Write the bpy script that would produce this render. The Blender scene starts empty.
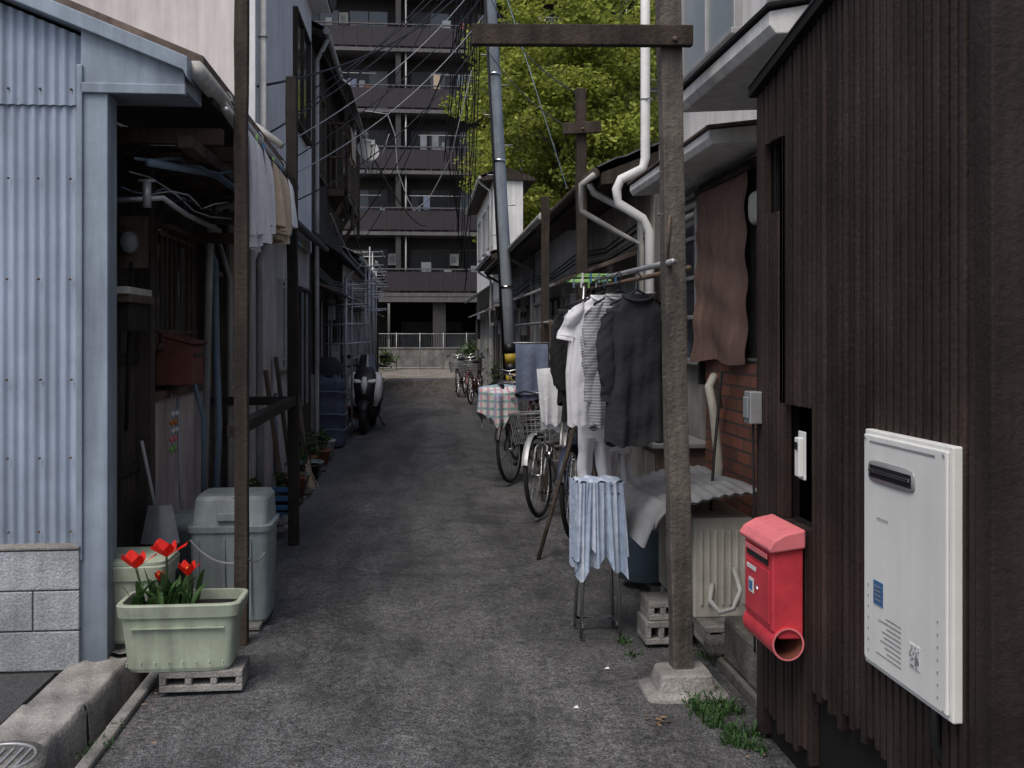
import bpy, bmesh, math, random
import numpy as np
from mathutils import Vector, Matrix
R=random.Random(11)
PI=math.pi
# ------------------------------------------------------------------ materials
def mat(name,c,rough=.8,var=.25,scale=5,bump=.2,bscale=45,metal=0,streak=0,spec=.3,island=0,stripes=None,dirtz=None,trans=0,bdist=.01,speck=0,stain=0):
    m=bpy.data.materials.new(name); m.use_nodes=True
    nt=m.node_tree; N=nt.nodes; L=nt.links
    b=N['Principled BSDF']
    b.inputs['Roughness'].default_value=rough; b.inputs['Metallic'].default_value=metal
    b.inputs['Specular IOR Level'].default_value=spec
    tc=N.new('ShaderNodeTexCoord')
    def noise(sc,det=3,vec=None,rg=.6):
        n=N.new('ShaderNodeTexNoise'); n.inputs['Scale'].default_value=sc; n.inputs['Detail'].default_value=det
        n.inputs['Roughness'].default_value=rg
        L.new(vec if vec else tc.outputs['Object'],n.inputs['Vector']); return n.outputs['Fac']
    def ramp(f,lo,hi,a,bb):
        r=N.new('ShaderNodeMapRange'); r.inputs['From Min'].default_value=lo; r.inputs['From Max'].default_value=hi
        r.inputs['To Min'].default_value=a; r.inputs['To Max'].default_value=bb
        L.new(f,r.inputs['Value']); return r.outputs['Result']
    def mul(a,bv):
        n=N.new('ShaderNodeMath'); n.operation='MULTIPLY'; L.new(a,n.inputs[0])
        if isinstance(bv,(int,float)): n.inputs[1].default_value=bv
        else: L.new(bv,n.inputs[1])
        return n.outputs[0]
    f=ramp(noise(scale,5),.3,.7,1-var,1+var)
    if streak:
        mp=N.new('ShaderNodeMapping'); mp.inputs['Scale'].default_value=(9,9,.7); L.new(tc.outputs['Object'],mp.inputs['Vector'])
        f=mul(f,ramp(noise(1.5,3,mp.outputs['Vector']),.35,.65,1-streak,1+streak*.25))
    if island:
        g=N.new('ShaderNodeNewGeometry'); f=mul(f,ramp(g.outputs['Random Per Island'],0,1,1-island,1+island))
    if speck:
        f=mul(f,ramp(noise(110,2),.35,.68,1-speck,1+speck))
    if stain:
        f=mul(f,ramp(noise(1.1,6,rg=.75),.42,.6,1-stain,1.05))
    if dirtz:
        g=N.new('ShaderNodeNewGeometry'); sp=N.new('ShaderNodeSeparateXYZ'); L.new(g.outputs['Position'],sp.inputs[0])
        nn=noise(3,3); a=N.new('ShaderNodeMath'); a.operation='MULTIPLY_ADD'; L.new(nn,a.inputs[0]); a.inputs[1].default_value=-.8; L.new(sp.outputs['Z'],a.inputs[2])
        f=mul(f,ramp(a.outputs[0],-.4,dirtz-.3,.5,1))
    col=N.new('ShaderNodeRGB'); col.outputs[0].default_value=(*c,1)
    src=col.outputs[0]
    for st in (stripes or []):
        sp=N.new('ShaderNodeSeparateXYZ'); L.new(tc.outputs['Object'],sp.inputs[0])
        a=mul(sp.outputs[st[1]],st[2]); s=N.new('ShaderNodeMath'); s.operation='SINE'; L.new(a,s.inputs[0])
        mx=N.new('ShaderNodeMix'); mx.data_type='RGBA'; L.new(ramp(s.outputs[0],-.2+st[3],.2+st[3],0,.85),mx.inputs[0]); L.new(src,mx.inputs[6]); mx.inputs[7].default_value=(*st[0],1); src=mx.outputs[2]
    vm=N.new('ShaderNodeVectorMath'); vm.operation='SCALE'; L.new(src,vm.inputs[0]); L.new(f,vm.inputs['Scale'])
    L.new(vm.outputs[0],b.inputs['Base Color'])
    if bump:
        bp=N.new('ShaderNodeBump'); bp.inputs['Strength'].default_value=bump; bp.inputs['Distance'].default_value=bdist
        L.new(noise(bscale,2),bp.inputs['Height']); L.new(bp.outputs[0],b.inputs['Normal'])
    if trans:
        t=N.new('ShaderNodeBsdfTranslucent'); L.new(vm.outputs[0],t.inputs['Color']); ms=N.new('ShaderNodeMixShader'); ms.inputs[0].default_value=trans
        o=N['Material Output']; L.new(b.outputs[0],ms.inputs[1]); L.new(t.outputs[0],ms.inputs[2]); L.new(ms.outputs[0],o.inputs[0])
    return m
ASPH=mat('asphalt',(.118,.118,.121),.76,.14,.7,1.0,120,speck=.6,bdist=.012)
def asphalt_extra(m):
    nt=m.node_tree;N=nt.nodes;L=nt.links
    b=N['Principled BSDF']; src=b.inputs['Base Color'].links[0].from_socket
    tc=N.new('ShaderNodeTexCoord')
    def rng(f,a,b_,c,d):
        r=N.new('ShaderNodeMapRange'); 
        for i,v in enumerate((a,b_,c,d)): r.inputs[i+1].default_value=v
        L.new(f,r.inputs[0]); return r.outputs[0]
    def mulv(a,c):
        mm=N.new('ShaderNodeMath'); mm.operation='MULTIPLY'; L.new(a,mm.inputs[0]); L.new(c,mm.inputs[1]); return mm.outputs[0]
    mp=N.new('ShaderNodeMapping'); mp.inputs['Scale'].default_value=(1.6,.25,1); L.new(tc.outputs['Object'],mp.inputs[0])
    n=N.new('ShaderNodeTexNoise'); n.inputs['Scale'].default_value=1.3; n.inputs['Detail'].default_value=5; n.inputs['Roughness'].default_value=.7; L.new(mp.outputs[0],n.inputs['Vector'])
    f=rng(n.outputs[0],.38,.62,.62,1.18)
    n3=N.new('ShaderNodeTexNoise'); n3.inputs['Scale'].default_value=34; n3.inputs['Detail'].default_value=2; L.new(tc.outputs['Object'],n3.inputs['Vector'])
    f=mulv(f,rng(n3.outputs[0],.35,.65,.74,1.25))
    n4=N.new('ShaderNodeTexNoise'); n4.inputs['Scale'].default_value=2.4; n4.inputs['Detail'].default_value=6; n4.inputs['Roughness'].default_value=.8; L.new(tc.outputs['Object'],n4.inputs['Vector'])
    f=mulv(f,rng(n4.outputs[0],.40,.52,.72,1.05))
    n2=N.new('ShaderNodeTexNoise'); n2.inputs['Scale'].default_value=2.5; L.new(tc.outputs['Object'],n2.inputs['Vector'])
    mixv=N.new('ShaderNodeMix'); mixv.data_type='VECTOR'; mixv.inputs[0].default_value=.18; L.new(tc.outputs['Object'],mixv.inputs[4]); L.new(n2.outputs['Color'],mixv.inputs[5])
    v=N.new('ShaderNodeTexVoronoi'); v.feature='DISTANCE_TO_EDGE'; v.inputs['Scale'].default_value=.45; L.new(mixv.outputs[1],v.inputs['Vector'])
    f=mulv(f,rng(v.outputs['Distance'],0,.005,.7,1))
    vm=N.new('ShaderNodeVectorMath'); vm.operation='SCALE'; L.new(src,vm.inputs[0]); L.new(f,vm.inputs['Scale']); L.new(vm.outputs[0],b.inputs['Base Color'])
    L.new(rng(n4.outputs[0],.40,.55,.55,.85),b.inputs['Roughness'])
asphalt_extra(ASPH)
ASPH2=mat('asphalt_dark',(.06,.061,.064),.85,.2,1.5,.8,130,speck=.4)
EARTH=mat('earth',(.09,.08,.065),.95,.3,1,.5,30)
CONC=mat('concrete',(.26,.25,.235),.9,.3,4,.5,60,speck=.25,stain=.4)
CONCD=mat('concrete_dirty',(.13,.125,.112),.9,.4,5,.6,50,speck=.3,stain=.4)
CONCL=mat('street_surface',(.26,.24,.21),.9,.2,1.5,.4,50,speck=.2,stain=.3)
CMU=mat('blockwork',(.37,.395,.42),.9,.12,6,.5,90,island=.07,streak=.2,speck=.2,stain=.2)
BLUE=mat('blue_metal',(.37,.435,.54),.5,.07,2,.05,30,streak=.16,dirtz=.9,stain=.14)
BLUET=mat('blue_trim',(.29,.35,.42),.5,.12,3,.1,30,streak=.22,dirtz=.6,stain=.18)
SLAT=mat('dark_timber',(.038,.027,.023),.65,.3,4,.35,60,island=.32,streak=.35,spec=.25)
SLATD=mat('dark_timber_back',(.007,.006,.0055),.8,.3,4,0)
WOOD=mat('weathered_wood',(.155,.137,.118),.85,.3,6,.7,50,streak=.5,island=.1,stain=.35)
WOODB=mat('brown_wood',(.062,.048,.038),.85,.35,5,.5,50,streak=.45,island=.25)
WOODM=mat('mid_wood',(.12,.085,.06),.8,.3,5,.4,50,streak=.4,island=.2)
WOODK=mat('black_wood_eave_shade',(.026,.022,.019),.85,.35,5,.4,50,streak=.3,island=.25)  # near-black puts eave shade into the colour; plain dark wood elsewhere
PINK=mat('pale_plaster',(.68,.635,.625),.9,.05,1.2,.15,80,streak=.14,stain=.08)
PINKL=mat('pale_plaster_dirty',(.62,.53,.49),.9,.12,2,.3,60,streak=.25,stain=.25)
WHITEP=mat('white_plaster',(.74,.73,.71),.9,.07,1.5,.2,80,streak=.18,stain=.1)
BEIGE=mat('beige_mortar',(.42,.385,.33),.9,.2,2.5,.4,60,streak=.35,dirtz=.6,stain=.3)
GREYP=mat('grey_mortar',(.30,.29,.27),.9,.2,2.5,.4,60,streak=.3,dirtz=.8,stain=.3)
TILE=mat('roof_tile',(.06,.06,.065),.6,.3,5,.3,40,island=.2)
TIN=mat('rusty_tin',(.15,.11,.09),.7,.4,3,.3,40,streak=.4)
ALU=mat('aluminium',(.42,.42,.42),.45,.12,6,.05,40,metal=.5)
STEEL=mat('chrome_steel',(.55,.55,.55),.25,.08,8,0,metal=1)
GALV=mat('galvanised',(.38,.39,.40),.45,.2,8,.1,60,metal=.5,stain=.15)
PVC=mat('grey_pvc',(.48,.48,.46),.55,.12,4,.05,40,streak=.2,stain=.25)
PVCB=mat('blue_grey_pvc',(.15,.21,.27),.5,.2,5,.0)
BLACK=mat('black_plastic',(.015,.015,.016),.4,.2,8,.0)
RUBB=mat('rubber',(.02,.02,.02),.85,.2,8,.0)
CABLE=mat('cable',(.015,.015,.017),.6,.1,8,0)
CABLEW=mat('cable_light',(.32,.32,.33),.6,.1,8,0)
CREAM=mat('cream_plastic',(.50,.49,.43),.55,.12,5,.05,50,streak=.2,stain=.2)
HEAT=mat('white_enamel',(.80,.80,.76),.35,.03,2,.0,spec=.4,streak=.05,stain=.04)
WHITE=mat('white_paint',(.72,.73,.73),.5,.06,6,.04,60,stain=.1)
RED=mat('faded_red_paint',(.62,.055,.075),.42,.18,7,.08,30,stain=.15)
REDL=mat('sun_faded_red',(.74,.20,.22),.45,.15,8,.08,30,stain=.12)
REDB=mat('red_brown',(.15,.05,.035),.6,.25,6,.1,40)
PLG=mat('pale_green_plastic',(.42,.48,.37),.5,.12,6,.08,40,streak=.25,stain=.22)
PLGG=mat('grey_green_plastic',(.29,.34,.34),.5,.12,5,.06,40,streak=.25,stain=.22)
SOIL=mat('soil',(.03,.022,.016),.95,.4,20,1,80)
LEAFG=mat('leaf_green',(.042,.095,.028),.5,.3,12,.0,island=.4,trans=.25)
LEAFY=mat('tree_leaf',(.30,.345,.065),.55,.35,.45,0,island=.5,trans=.45)
LEAFD=mat('shrub_leaf',(.06,.10,.03),.55,.3,3,0,island=.4,trans=.25)
LEAFB=mat('dead_leaf',(.20,.13,.08),.8,.3,3,0,island=.5)
BARK=mat('bark',(.07,.055,.04),.9,.3,5,.6,20)
TULIP=mat('tulip_petal',(.72,.022,.014),.45,.18,20,.0,trans=.3)
TYEL=mat('stamen',(.5,.35,.03),.6)
ORANGE=mat('orange_item',(.6,.22,.05),.5)
YEL=mat('yellow_paint',(.50,.36,.05),.5,.15)
GREENC=mat('lime_plastic',(.22,.42,.12),.5)
BLUEP=mat('blue_sticker',(.05,.14,.3),.5)
INK=mat('label_grey',(.25,.25,.25),.6)
F_DK=mat('charcoal_cloth',(.026,.028,.033),.95,.12,10,.5,14,bdist=.02)
F_BK=mat('black_cloth',(.014,.014,.016),.95,.12,10,.5,14,bdist=.02)
F_WH=mat('white_cloth',(.74,.75,.79),.9,.04,8,.4,14,bdist=.02,trans=.15)
F_GR=mat('grey_striped_cloth',(.36,.37,.39),.9,.05,8,.4,14,bdist=.02,stripes=[((.13,.14,.16),'Z',420,.1)])
F_BL=mat('pale_blue_cloth',(.33,.40,.51),.9,.15,9,.5,14,bdist=.02,stripes=[((.48,.53,.62),'X',110,.5)])
F_SL=mat('slate_blue_cloth',(.15,.18,.26),.9,.08,8,.4,14,bdist=.02)
F_BE=mat('beige_cloth',(.55,.44,.33),.9,.08,8,.4,14,bdist=.02,trans=.15)
F_PK=mat('plaid_cloth',(.72,.70,.68),.9,.1,8,.4,14,stripes=[((.62,.28,.33),'X',95,.4),((.20,.42,.38),'Z',85,.5),((.3,.35,.55),'Y',70,.7)])
F_BR=mat('brown_screen',(.20,.125,.10),.9,.15,6,.7,120,streak=.25,stain=.2)
TARP=mat('navy_tarp',(.06,.075,.11),.7,.2,6,.5,12,bdist=.03)
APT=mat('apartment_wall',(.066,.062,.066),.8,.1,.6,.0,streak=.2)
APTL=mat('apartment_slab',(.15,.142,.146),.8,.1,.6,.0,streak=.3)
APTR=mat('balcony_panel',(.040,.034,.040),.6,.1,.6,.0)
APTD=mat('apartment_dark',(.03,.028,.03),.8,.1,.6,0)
CURT=mat('curtain',(.20,.22,.24),.9,.2,2,.0)
CP=mat('pole_concrete',(.27,.31,.35),.8,.1,3,.1,60,streak=.25,stain=.2)
GLASS=mat('window_glass',(.035,.042,.048),.08,.3,1.2,.03,3,spec=.8)
GLASSD=mat('dark_window_glass',(.02,.022,.026),.35,.3,1.2,0,spec=.4)
GLASSF=mat('frosted_glass',(.22,.25,.26),.3,.12,2,.0,spec=.5)
TERRA=mat('terracotta',(.25,.10,.06),.8,.2)
def brickmat():
    m=bpy.data.materials.new('brick_veneer'); m.use_nodes=True; nt=m.node_tree;N=nt.nodes;L=nt.links;b=N['Principled BSDF']
    tc=N.new('ShaderNodeTexCoord'); sp=N.new('ShaderNodeSeparateXYZ'); L.new(tc.outputs['Object'],sp.inputs[0])
    cb=N.new('ShaderNodeCombineXYZ'); L.new(sp.outputs['Y'],cb.inputs[0]); L.new(sp.outputs['Z'],cb.inputs[1])
    t=N.new('ShaderNodeTexBrick'); t.inputs['Scale'].default_value=1; t.inputs['Brick Width'].default_value=.22; t.inputs['Row Height'].default_value=.068
    t.inputs['Mortar Size'].default_value=.007; t.inputs['Color1'].default_value=(.25,.095,.06,1); t.inputs['Color2'].default_value=(.13,.055,.04,1); t.inputs['Mortar'].default_value=(.06,.054,.05,1)
    L.new(cb.outputs[0],t.inputs['Vector']); L.new(t.outputs['Color'],b.inputs['Base Color']); b.inputs['Roughness'].default_value=.6
    bp=N.new('ShaderNodeBump'); bp.invert=True; bp.inputs['Strength'].default_value=.7; bp.inputs['Distance'].default_value=.01; L.new(t.outputs['Fac'],bp.inputs['Height']); L.new(bp.outputs[0],b.inputs['Normal'])
    return m
BRICK=brickmat()

# ------------------------------------------------------------------ builder
class B:
    def __init__(s,name): s.name=name; s.P={}; s.M=Matrix.Identity(4)
    def add(s,part,vs,fs,m,smooth=False):
        p=s.P.setdefault(part,dict(v=[],f=[],mi=[],sm=[],mats=[]))
        if m not in p['mats']: p['mats'].append(m)
        k=p['mats'].index(m); o=len(p['v'])
        p['v'].extend([tuple(s.M@Vector(v)) for v in vs])
        for f in fs: p['f'].append(tuple(i+o for i in f)); p['mi'].append(k); p['sm'].append(smooth)
    def box(s,part,x0,x1,y0,y1,z0,z1,m):
        x0,x1=sorted((x0,x1)); y0,y1=sorted((y0,y1)); z0,z1=sorted((z0,z1))
        v=[(x0,y0,z0),(x1,y0,z0),(x1,y1,z0),(x0,y1,z0),(x0,y0,z1),(x1,y0,z1),(x1,y1,z1),(x0,y1,z1)]
        s.add(part,v,[(0,3,2,1),(4,5,6,7),(0,1,5,4),(1,2,6,5),(2,3,7,6),(3,0,4,7)],m)
    def prism(s,part,poly,axis,a0,a1,m):
        n=len(poly)
        def mk(p,a): return {'y':(p[0],a,p[1]),'x':(a,p[0],p[1]),'z':(p[0],p[1],a)}[axis]
        v=[mk(p,a0) for p in poly]+[mk(p,a1) for p in poly]
        f=[tuple(range(n)),tuple(range(2*n-1,n-1,-1))]+[(i,(i+1)%n,(i+1)%n+n,i+n) for i in range(n)]
        s.add(part,v,f,m)
    def tube(s,part,pts,r,m,n=8,closed=False,sq=False):
        pts=[Vector(p) for p in pts]; k=len(pts)
        rr=r if isinstance(r,(list,tuple)) else [r]*k
        T=[]
        for i in range(k):
            a=pts[i-1] if (i>0 or closed) else pts[i]; b=pts[(i+1)%k] if (i<k-1 or closed) else pts[i]
            t=(b-a); T.append(t.normalized() if t.length>1e-9 else Vector((0,0,1)))
        up=Vector((0,0,1)) if abs(T[0].z)<.9 else Vector((0,1,0))
        nn=T[0].cross(up).normalized(); v=[]
        for i in range(k):
            nn=(nn-T[i]*nn.dot(T[i])).normalized(); bb=T[i].cross(nn)
            for j in range(n):
                a=2*PI*(j+.5)/n; v.append(pts[i]+(nn*math.cos(a)+bb*math.sin(a))*rr[i]*(1.414 if n==4 else 1))
        f=[]
        for i in range(k if closed else k-1):
            i2=(i+1)%k
            for j in range(n): f.append((i*n+j,i*n+(j+1)%n,i2*n+(j+1)%n,i2*n+j))
        if not closed: f+= [tuple(range(n))[::-1],tuple((k-1)*n+j for j in range(n))]
        s.add(part,[tuple(x) for x in v],f,m,smooth=(n>4))
    def grid(s,part,fn,nu,nv,m,smooth=True,wrap=False):
        v=[];f=[]
        for j in range(nv+1):
            for i in range(nu if wrap else nu+1): v.append(fn(i/nu,j/nv))
        w=nu if wrap else nu+1
        for j in range(nv):
            for i in range(nu): f.append((j*w+i,j*w+(i+1)%w,(j+1)*w+(i+1)%w,(j+1)*w+i))
        s.add(part,v,f,m,smooth)
    def loft(s,part,secs,m,axis='z',pw=2.,n=24,cap0=True,cap1=True,smooth=True):
        v=[];f=[]
        for (a,c1,c2,h1,h2) in secs:
            for j in range(n):
                t=2*PI*j/n; ct,st=math.cos(t),math.sin(t)
                p=c1+h1*math.copysign(abs(ct)**(2/pw),ct); q=c2+h2*math.copysign(abs(st)**(2/pw),st)
                v.append({'z':(p,q,a),'x':(a,p,q),'y':(p,a,q)}[axis])
        k=len(secs)
        for i in range(k-1):
            for j in range(n): f.append((i*n+j,i*n+(j+1)%n,(i+1)*n+(j+1)%n,(i+1)*n+j))
        if cap0: f.append(tuple(range(n))[::-1])
        if cap1: f.append(tuple((k-1)*n+j for j in range(n)))
        s.add(part,v,f,m,smooth)
    def done(s,bevel=0,recalc=True):
        allv=[v for p in s.P.values() for v in p['v']]
        xs=[v[0] for v in allv];ys=[v[1] for v in allv];zs=[v[2] for v in allv]
        o=Vector(((min(xs)+max(xs))/2,(min(ys)+max(ys))/2,min(zs)))
        single=len(s.P)==1; root=None
        if not single:
            root=bpy.data.objects.new(s.name,None); root.location=o; root.empty_display_size=.2; bpy.context.collection.objects.link(root)
        for nm,p in s.P.items():
            me=bpy.data.meshes.new(s.name+'_'+nm); me.from_pydata([(v[0]-o.x,v[1]-o.y,v[2]-o.z) for v in p['v']],[],p['f'])
            for mm in p['mats']: me.materials.append(mm)
            me.polygons.foreach_set('material_index',p['mi']); me.polygons.foreach_set('use_smooth',p['sm'])
            if recalc and len(p['f'])<60000:
                bm=bmesh.new(); bm.from_mesh(me); bmesh.ops.recalc_face_normals(bm,faces=bm.faces); bm.to_mesh(me); bm.free()
            me.update()
            ob=bpy.data.objects.new(s.name if single else nm,me); bpy.context.collection.objects.link(ob)
            if single: ob.location=o; root=ob
            else: ob.parent=root
            if bevel and len(p['f'])<6000:
                md=ob.modifiers.new('bev','BEVEL'); md.width=bevel; md.segments=2; md.limit_method='ANGLE'; md.angle_limit=math.radians(50)
        return root
def ring(c,r,n=28,ax='y'):
    o=[]
    for i in range(n):
        a=2*PI*i/n
        o.append({'y':(c[0]+r*math.cos(a),c[1],c[2]+r*math.sin(a)),'z':(c[0]+r*math.cos(a),c[1]+r*math.sin(a),c[2]),'x':(c[0],c[1]+r*math.cos(a),c[2]+r*math.sin(a))}[ax])
    return o
def arc(p,q,sag,n=16):
    p=Vector(p);q=Vector(q)
    return [p.lerp(q,i/n)-Vector((0,0,sag*4*(i/n)*(1-i/n))) for i in range(n+1)]
def leaves(b,part,cx,cy,cz,rx,ry,rz,n,size,m,shell=.5,seed=0,long=1.6):
    rr=random.Random(seed)
    vs=[];fs=[]
    for i in range(n):
        d=Vector((rr.gauss(0,1),rr.gauss(0,1),rr.gauss(0,1))).normalized(); q=shell+(1-shell)*rr.random()
        q*=rr.random()**.25
        c=Vector((cx+d.x*rx*q,cy+d.y*ry*q,cz+d.z*rz*q))
        a=Vector((rr.uniform(-1,1),rr.uniform(-1,1),rr.uniform(-.7,.7))).normalized(); bb=a.cross(Vector((rr.uniform(-1,1),rr.uniform(-1,1),rr.uniform(.2,1)))).normalized()
        s_=size*rr.uniform(.6,1.3); o=len(vs)
        vs+= [c-a*s_*long/2,c+bb*s_/2,c+a*s_*long/2,c-bb*s_/2]; fs.append((o,o+1,o+2,o+3))
    b.add(part,[tuple(v) for v in vs],fs,m)

# ------------------------------------------------------------------ ground
g=B('ground'); g.box('g',-300,300,-200,400,-.6,-.15,EARTH); g.done()
g=B('alley_road')
def road(u,v):
    x=-1.13+2.47*u; y=2.2+32.8*v
    return (x,y,.012*math.cos((x-.1)*1.3)+.006*math.sin(y*1.7+x*2)-.004)
g.grid('surface',road,30,220,ASPH)
g.box('base',-1.13,1.34,2.2,35,-.15,-.03,ASPH2)
g.done()
g=B('cross_street'); g.box('s',-40,40,-12,2.2,-.15,.0,ASPH2); g.done()
g=B('cross_street'); g.box('s',-60,60,35,60,-.15,.004,CONCL); g.done()
g=B('drain_kerb')
yy=2.2
while yy<34.5:
    L_=R.uniform(.5,.7); o=R.uniform(-.006,.006); g.box('edge_strip',-1.185+o,-1.134+o,yy,yy+L_-.008,-.15,.010+R.uniform(0,.008),CONC); yy+=L_
y=2.25
while y<4.7:
    L_=.6; o=R.uniform(-.015,.01)
    x0,x1=-1.57+o,-1.29+o; z=.055+R.uniform(-.012,.012)
    def kb(u,v,x0=x0,x1=x1,y=y,z=z,L_=L_):
        xx=x0+(x1-x0)*u; yy_=y+(L_-.015)*v
        e=min(u,1-u); w_=.012*math.sin(xx*60+yy_*17)+.006*math.sin(yy_*53)
        zz=z-.16*max(0,(.07-e)/.07)**1.8+w_*.4
        if e<.001: zz=-.15
        return (xx+w_*.35,yy_,zz)
    g.grid('kerb_block',kb,24,14,CONC)
    g.box('kerb_core',x0+.02,x1-.02,y+.002,y+L_-.018,-.15,z-.03,CONC); y+=L_
g.box('far_strip',-1.6,-1.25,4.85,34.9,-.15,.03,CONCD)
g.done(.01)
g=B('vacant_lot'); g.box('l',-14,-1.59,2.2,4.55,-.15,.02,ASPH2); g.done()
g=B('footing_strip')
y=2.3
while y<34:
    L_=R.uniform(.8,1.6); g.box('s',1.345,1.9,y,min(y+L_,34.8)-.01,-.15,.015+R.uniform(0,.03),CONCD); y+=L_
g.done(.01)
g=B('manhole_cover')
g.loft('rim',[(.0,-1.42,3.5,.16,.16),(.075,-1.42,3.5,.16,.16)],CONC)
g.tube('ring',ring((-1.42,3.5,.077),.125,30,'z'),.006,GALV,closed=True)
for i in range(-3,4): g.box('ridges',-1.42+i*.03-.005,-1.42+i*.03+.005,3.42,3.58,.073,.081,GALV)
g.done()

g=B('leaf_litter'); rr=random.Random(5); vs=[];fs=[]
def lit(x,y,s):
    a=rr.uniform(0,6.28); o=len(vs); z=.014
    for k,(dx,dy,dz) in enumerate([(-1,0,0),(0,.5,.25),(1,0,.1),(0,-.5,.0)]):
        vs.append((x+s*(dx*math.cos(a)-dy*math.sin(a)),y+s*(dx*math.sin(a)+dy*math.cos(a)),z+s*dz*rr.random()))
    fs.append((o,o+1,o+2,o+3))
for i in range(3200): lit(rr.uniform(-1.1,1.3),rr.triangular(17,35,31),rr.uniform(.015,.045))
for i in range(900): lit(rr.uniform(-4,4),rr.uniform(35,42),rr.uniform(.02,.05))
for i in range(420): lit(rr.choice([-1.11+abs(rr.gauss(0,.07)),1.30-abs(rr.gauss(0,.09))]),rr.uniform(3.4,18),rr.uniform(.004,.014))
for i in range(170): lit(rr.uniform(-1.1,1.3),rr.uniform(3.5,16),rr.uniform(.003,.008))
for i in range(14): lit(.93+rr.gauss(0,.03),3.78+rr.gauss(0,.03),rr.uniform(.008,.018))
g.add('l',vs,fs,LEAFB); g.done()
g=B('paper_scrap')
for (x,y,s) in [(.83,4.4,.010),(.62,3.95,.010)]:
    g.add('s',[(x-s,y-s*.6,.014),(x+s,y-s*.8,.014),(x+s*.8,y+s,.019),(x-s*.7,y+s,.014)],[(0,1,2,3)],WHITE)
g.done()
def weeds(name,x0,x1,y0,y1,n,h):
    g=B(name); vs=[];fs=[]
    cs=[(R.uniform(x0,x1),R.uniform(y0,y1)) for _ in range(max(4,n//22))]
    for i in range(n):
        c=R.choice(cs); x=c[0]+R.gauss(0,.02);y=c[1]+R.gauss(0,.03);a=R.uniform(0,6.28);hh=h*R.uniform(.2,1.1);w=.002+.0025*R.random();l=R.uniform(.3,1.3)*hh
        dx,dy=math.cos(a),math.sin(a);o=len(vs)
        vs+=[(x-dy*w,y+dx*w,0),(x+dy*w,y-dx*w,0),(x+dx*l*.4+dy*w,y+dy*l*.4-dx*w,hh*.7),(x+dx*l*.4-dy*w,y+dy*l*.4+dx*w,hh*.7),(x+dx*l,y+dy*l,hh*.9)]
        fs+=[(o,o+1,o+2,o+3),(o+3,o+2,o+4)]
    g.add('b',vs,fs,LEAFG)
    for c in cs: leaves(g,'b',c[0],c[1],h*.2,.05,.05,h*.25,18,.012,LEAFG,seed=int(c[0]*999)+n)
    g.done()
weeds('weeds',1.10,1.25,3.5,4.05,480,.055)
weeds('weeds',1.3,1.5,4.2,4.6,90,.06)
weeds('weeds',-1.2,-1.1,6.2,9.6,220,.07)
weeds('weeds',.98,1.12,4.5,5.0,50,.035)
weeds('weeds',-1.2,-1.12,3.6,4.2,40,.03)

# ------------------------------------------------------------------ blue corrugated building (left)
b=B('blue_corrugated_shed')
def top(x): return 2.72+.40*(-1.06-x)-.06
def cor(z0f,z1f,yo):
    def f(u,v):
        x=-1.50-4.5*u; z=z0f(x)+(z1f(x)-z0f(x))*v
        return (x,4.66+yo+.008*math.sin((x)*2*PI/.045),z)
    return f
b.grid('cladding',cor(lambda x:.5,lambda x:2.56,0),760,1,BLUE)
b.grid('cladding',cor(lambda x:2.53,top,-.012),760,1,BLUE)
for z in (2.6,2.2,1.75,1.3,.95,.62):
    for i in range(8):
        x=-1.56-i*.135+R.uniform(-.006,.006); b.box('screws',x-.005,x+.005,4.634,4.652,z-.005,z+.005,TIN)
b.box('corner_post',-1.505,-1.385,4.60,4.74,0,2.58,BLUET)
b.box('corner_post',-1.515,-1.49,4.585,4.70,.5,2.70,BLUET)
b.prism('eave_box',[(-1.50,2.60),(-1.05,2.60),(-1.05,2.70),(-1.50,2.875)],'y',4.60,4.95,BLUET)
b.prism('eave_box',[(-1.53,2.87),(-1.05,2.68),(-1.03,2.64),(-1.03,2.74),(-6.2,4.81),(-6.2,4.72)],'y',4.56,4.70,BLUET)
b.box('eave_box',-1.50,-1.045,4.585,4.62,2.575,2.62,BLUET)
b.prism('roof',[(-.98,2.72),(-6.2,4.83),(-6.2,4.88),(-.98,2.77)],'y',4.66,8.05,TIN)
b.prism('roof',[(-1.0,2.62),(-6.2,4.68),(-6.2,4.82),(-1.0,2.71)],'y',4.97,8.0,WOODK)  # near-black underside, eave shade put into its colour
b.box('back_wall',-6.1,-1.9,4.75,8.0,0,2.6,WOODK)  # coloured near-black to deepen the shade inside the shed
b.done(.004)
b=B('concrete_block_wall')
for k in range(3):
    x=-1.50
    w=.2 if k==1 else .39
    while x>-6:
        b.box('blocks',x-w+.006,x,4.575,4.70,.02+k*.178,.02+k*.178+.171,CMU); x-=w; w=.39
b.box('mortar',-6,-1.515,4.583,4.69,0,.53,CONCD)
b.box('cap',-6,-1.497,4.57,4.70,.552,.566,CONC)
b.done(.004)
b=B('notice_sign'); b.box('plate',-2.1,-1.865,4.555,4.565,.28,.53,WHITE)
for k in range(4): b.box('lines',-2.08,-1.88,4.551,4.554,.33+k*.05,.34+k*.05,RED if k==3 else INK)
b.done(.003)

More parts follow.
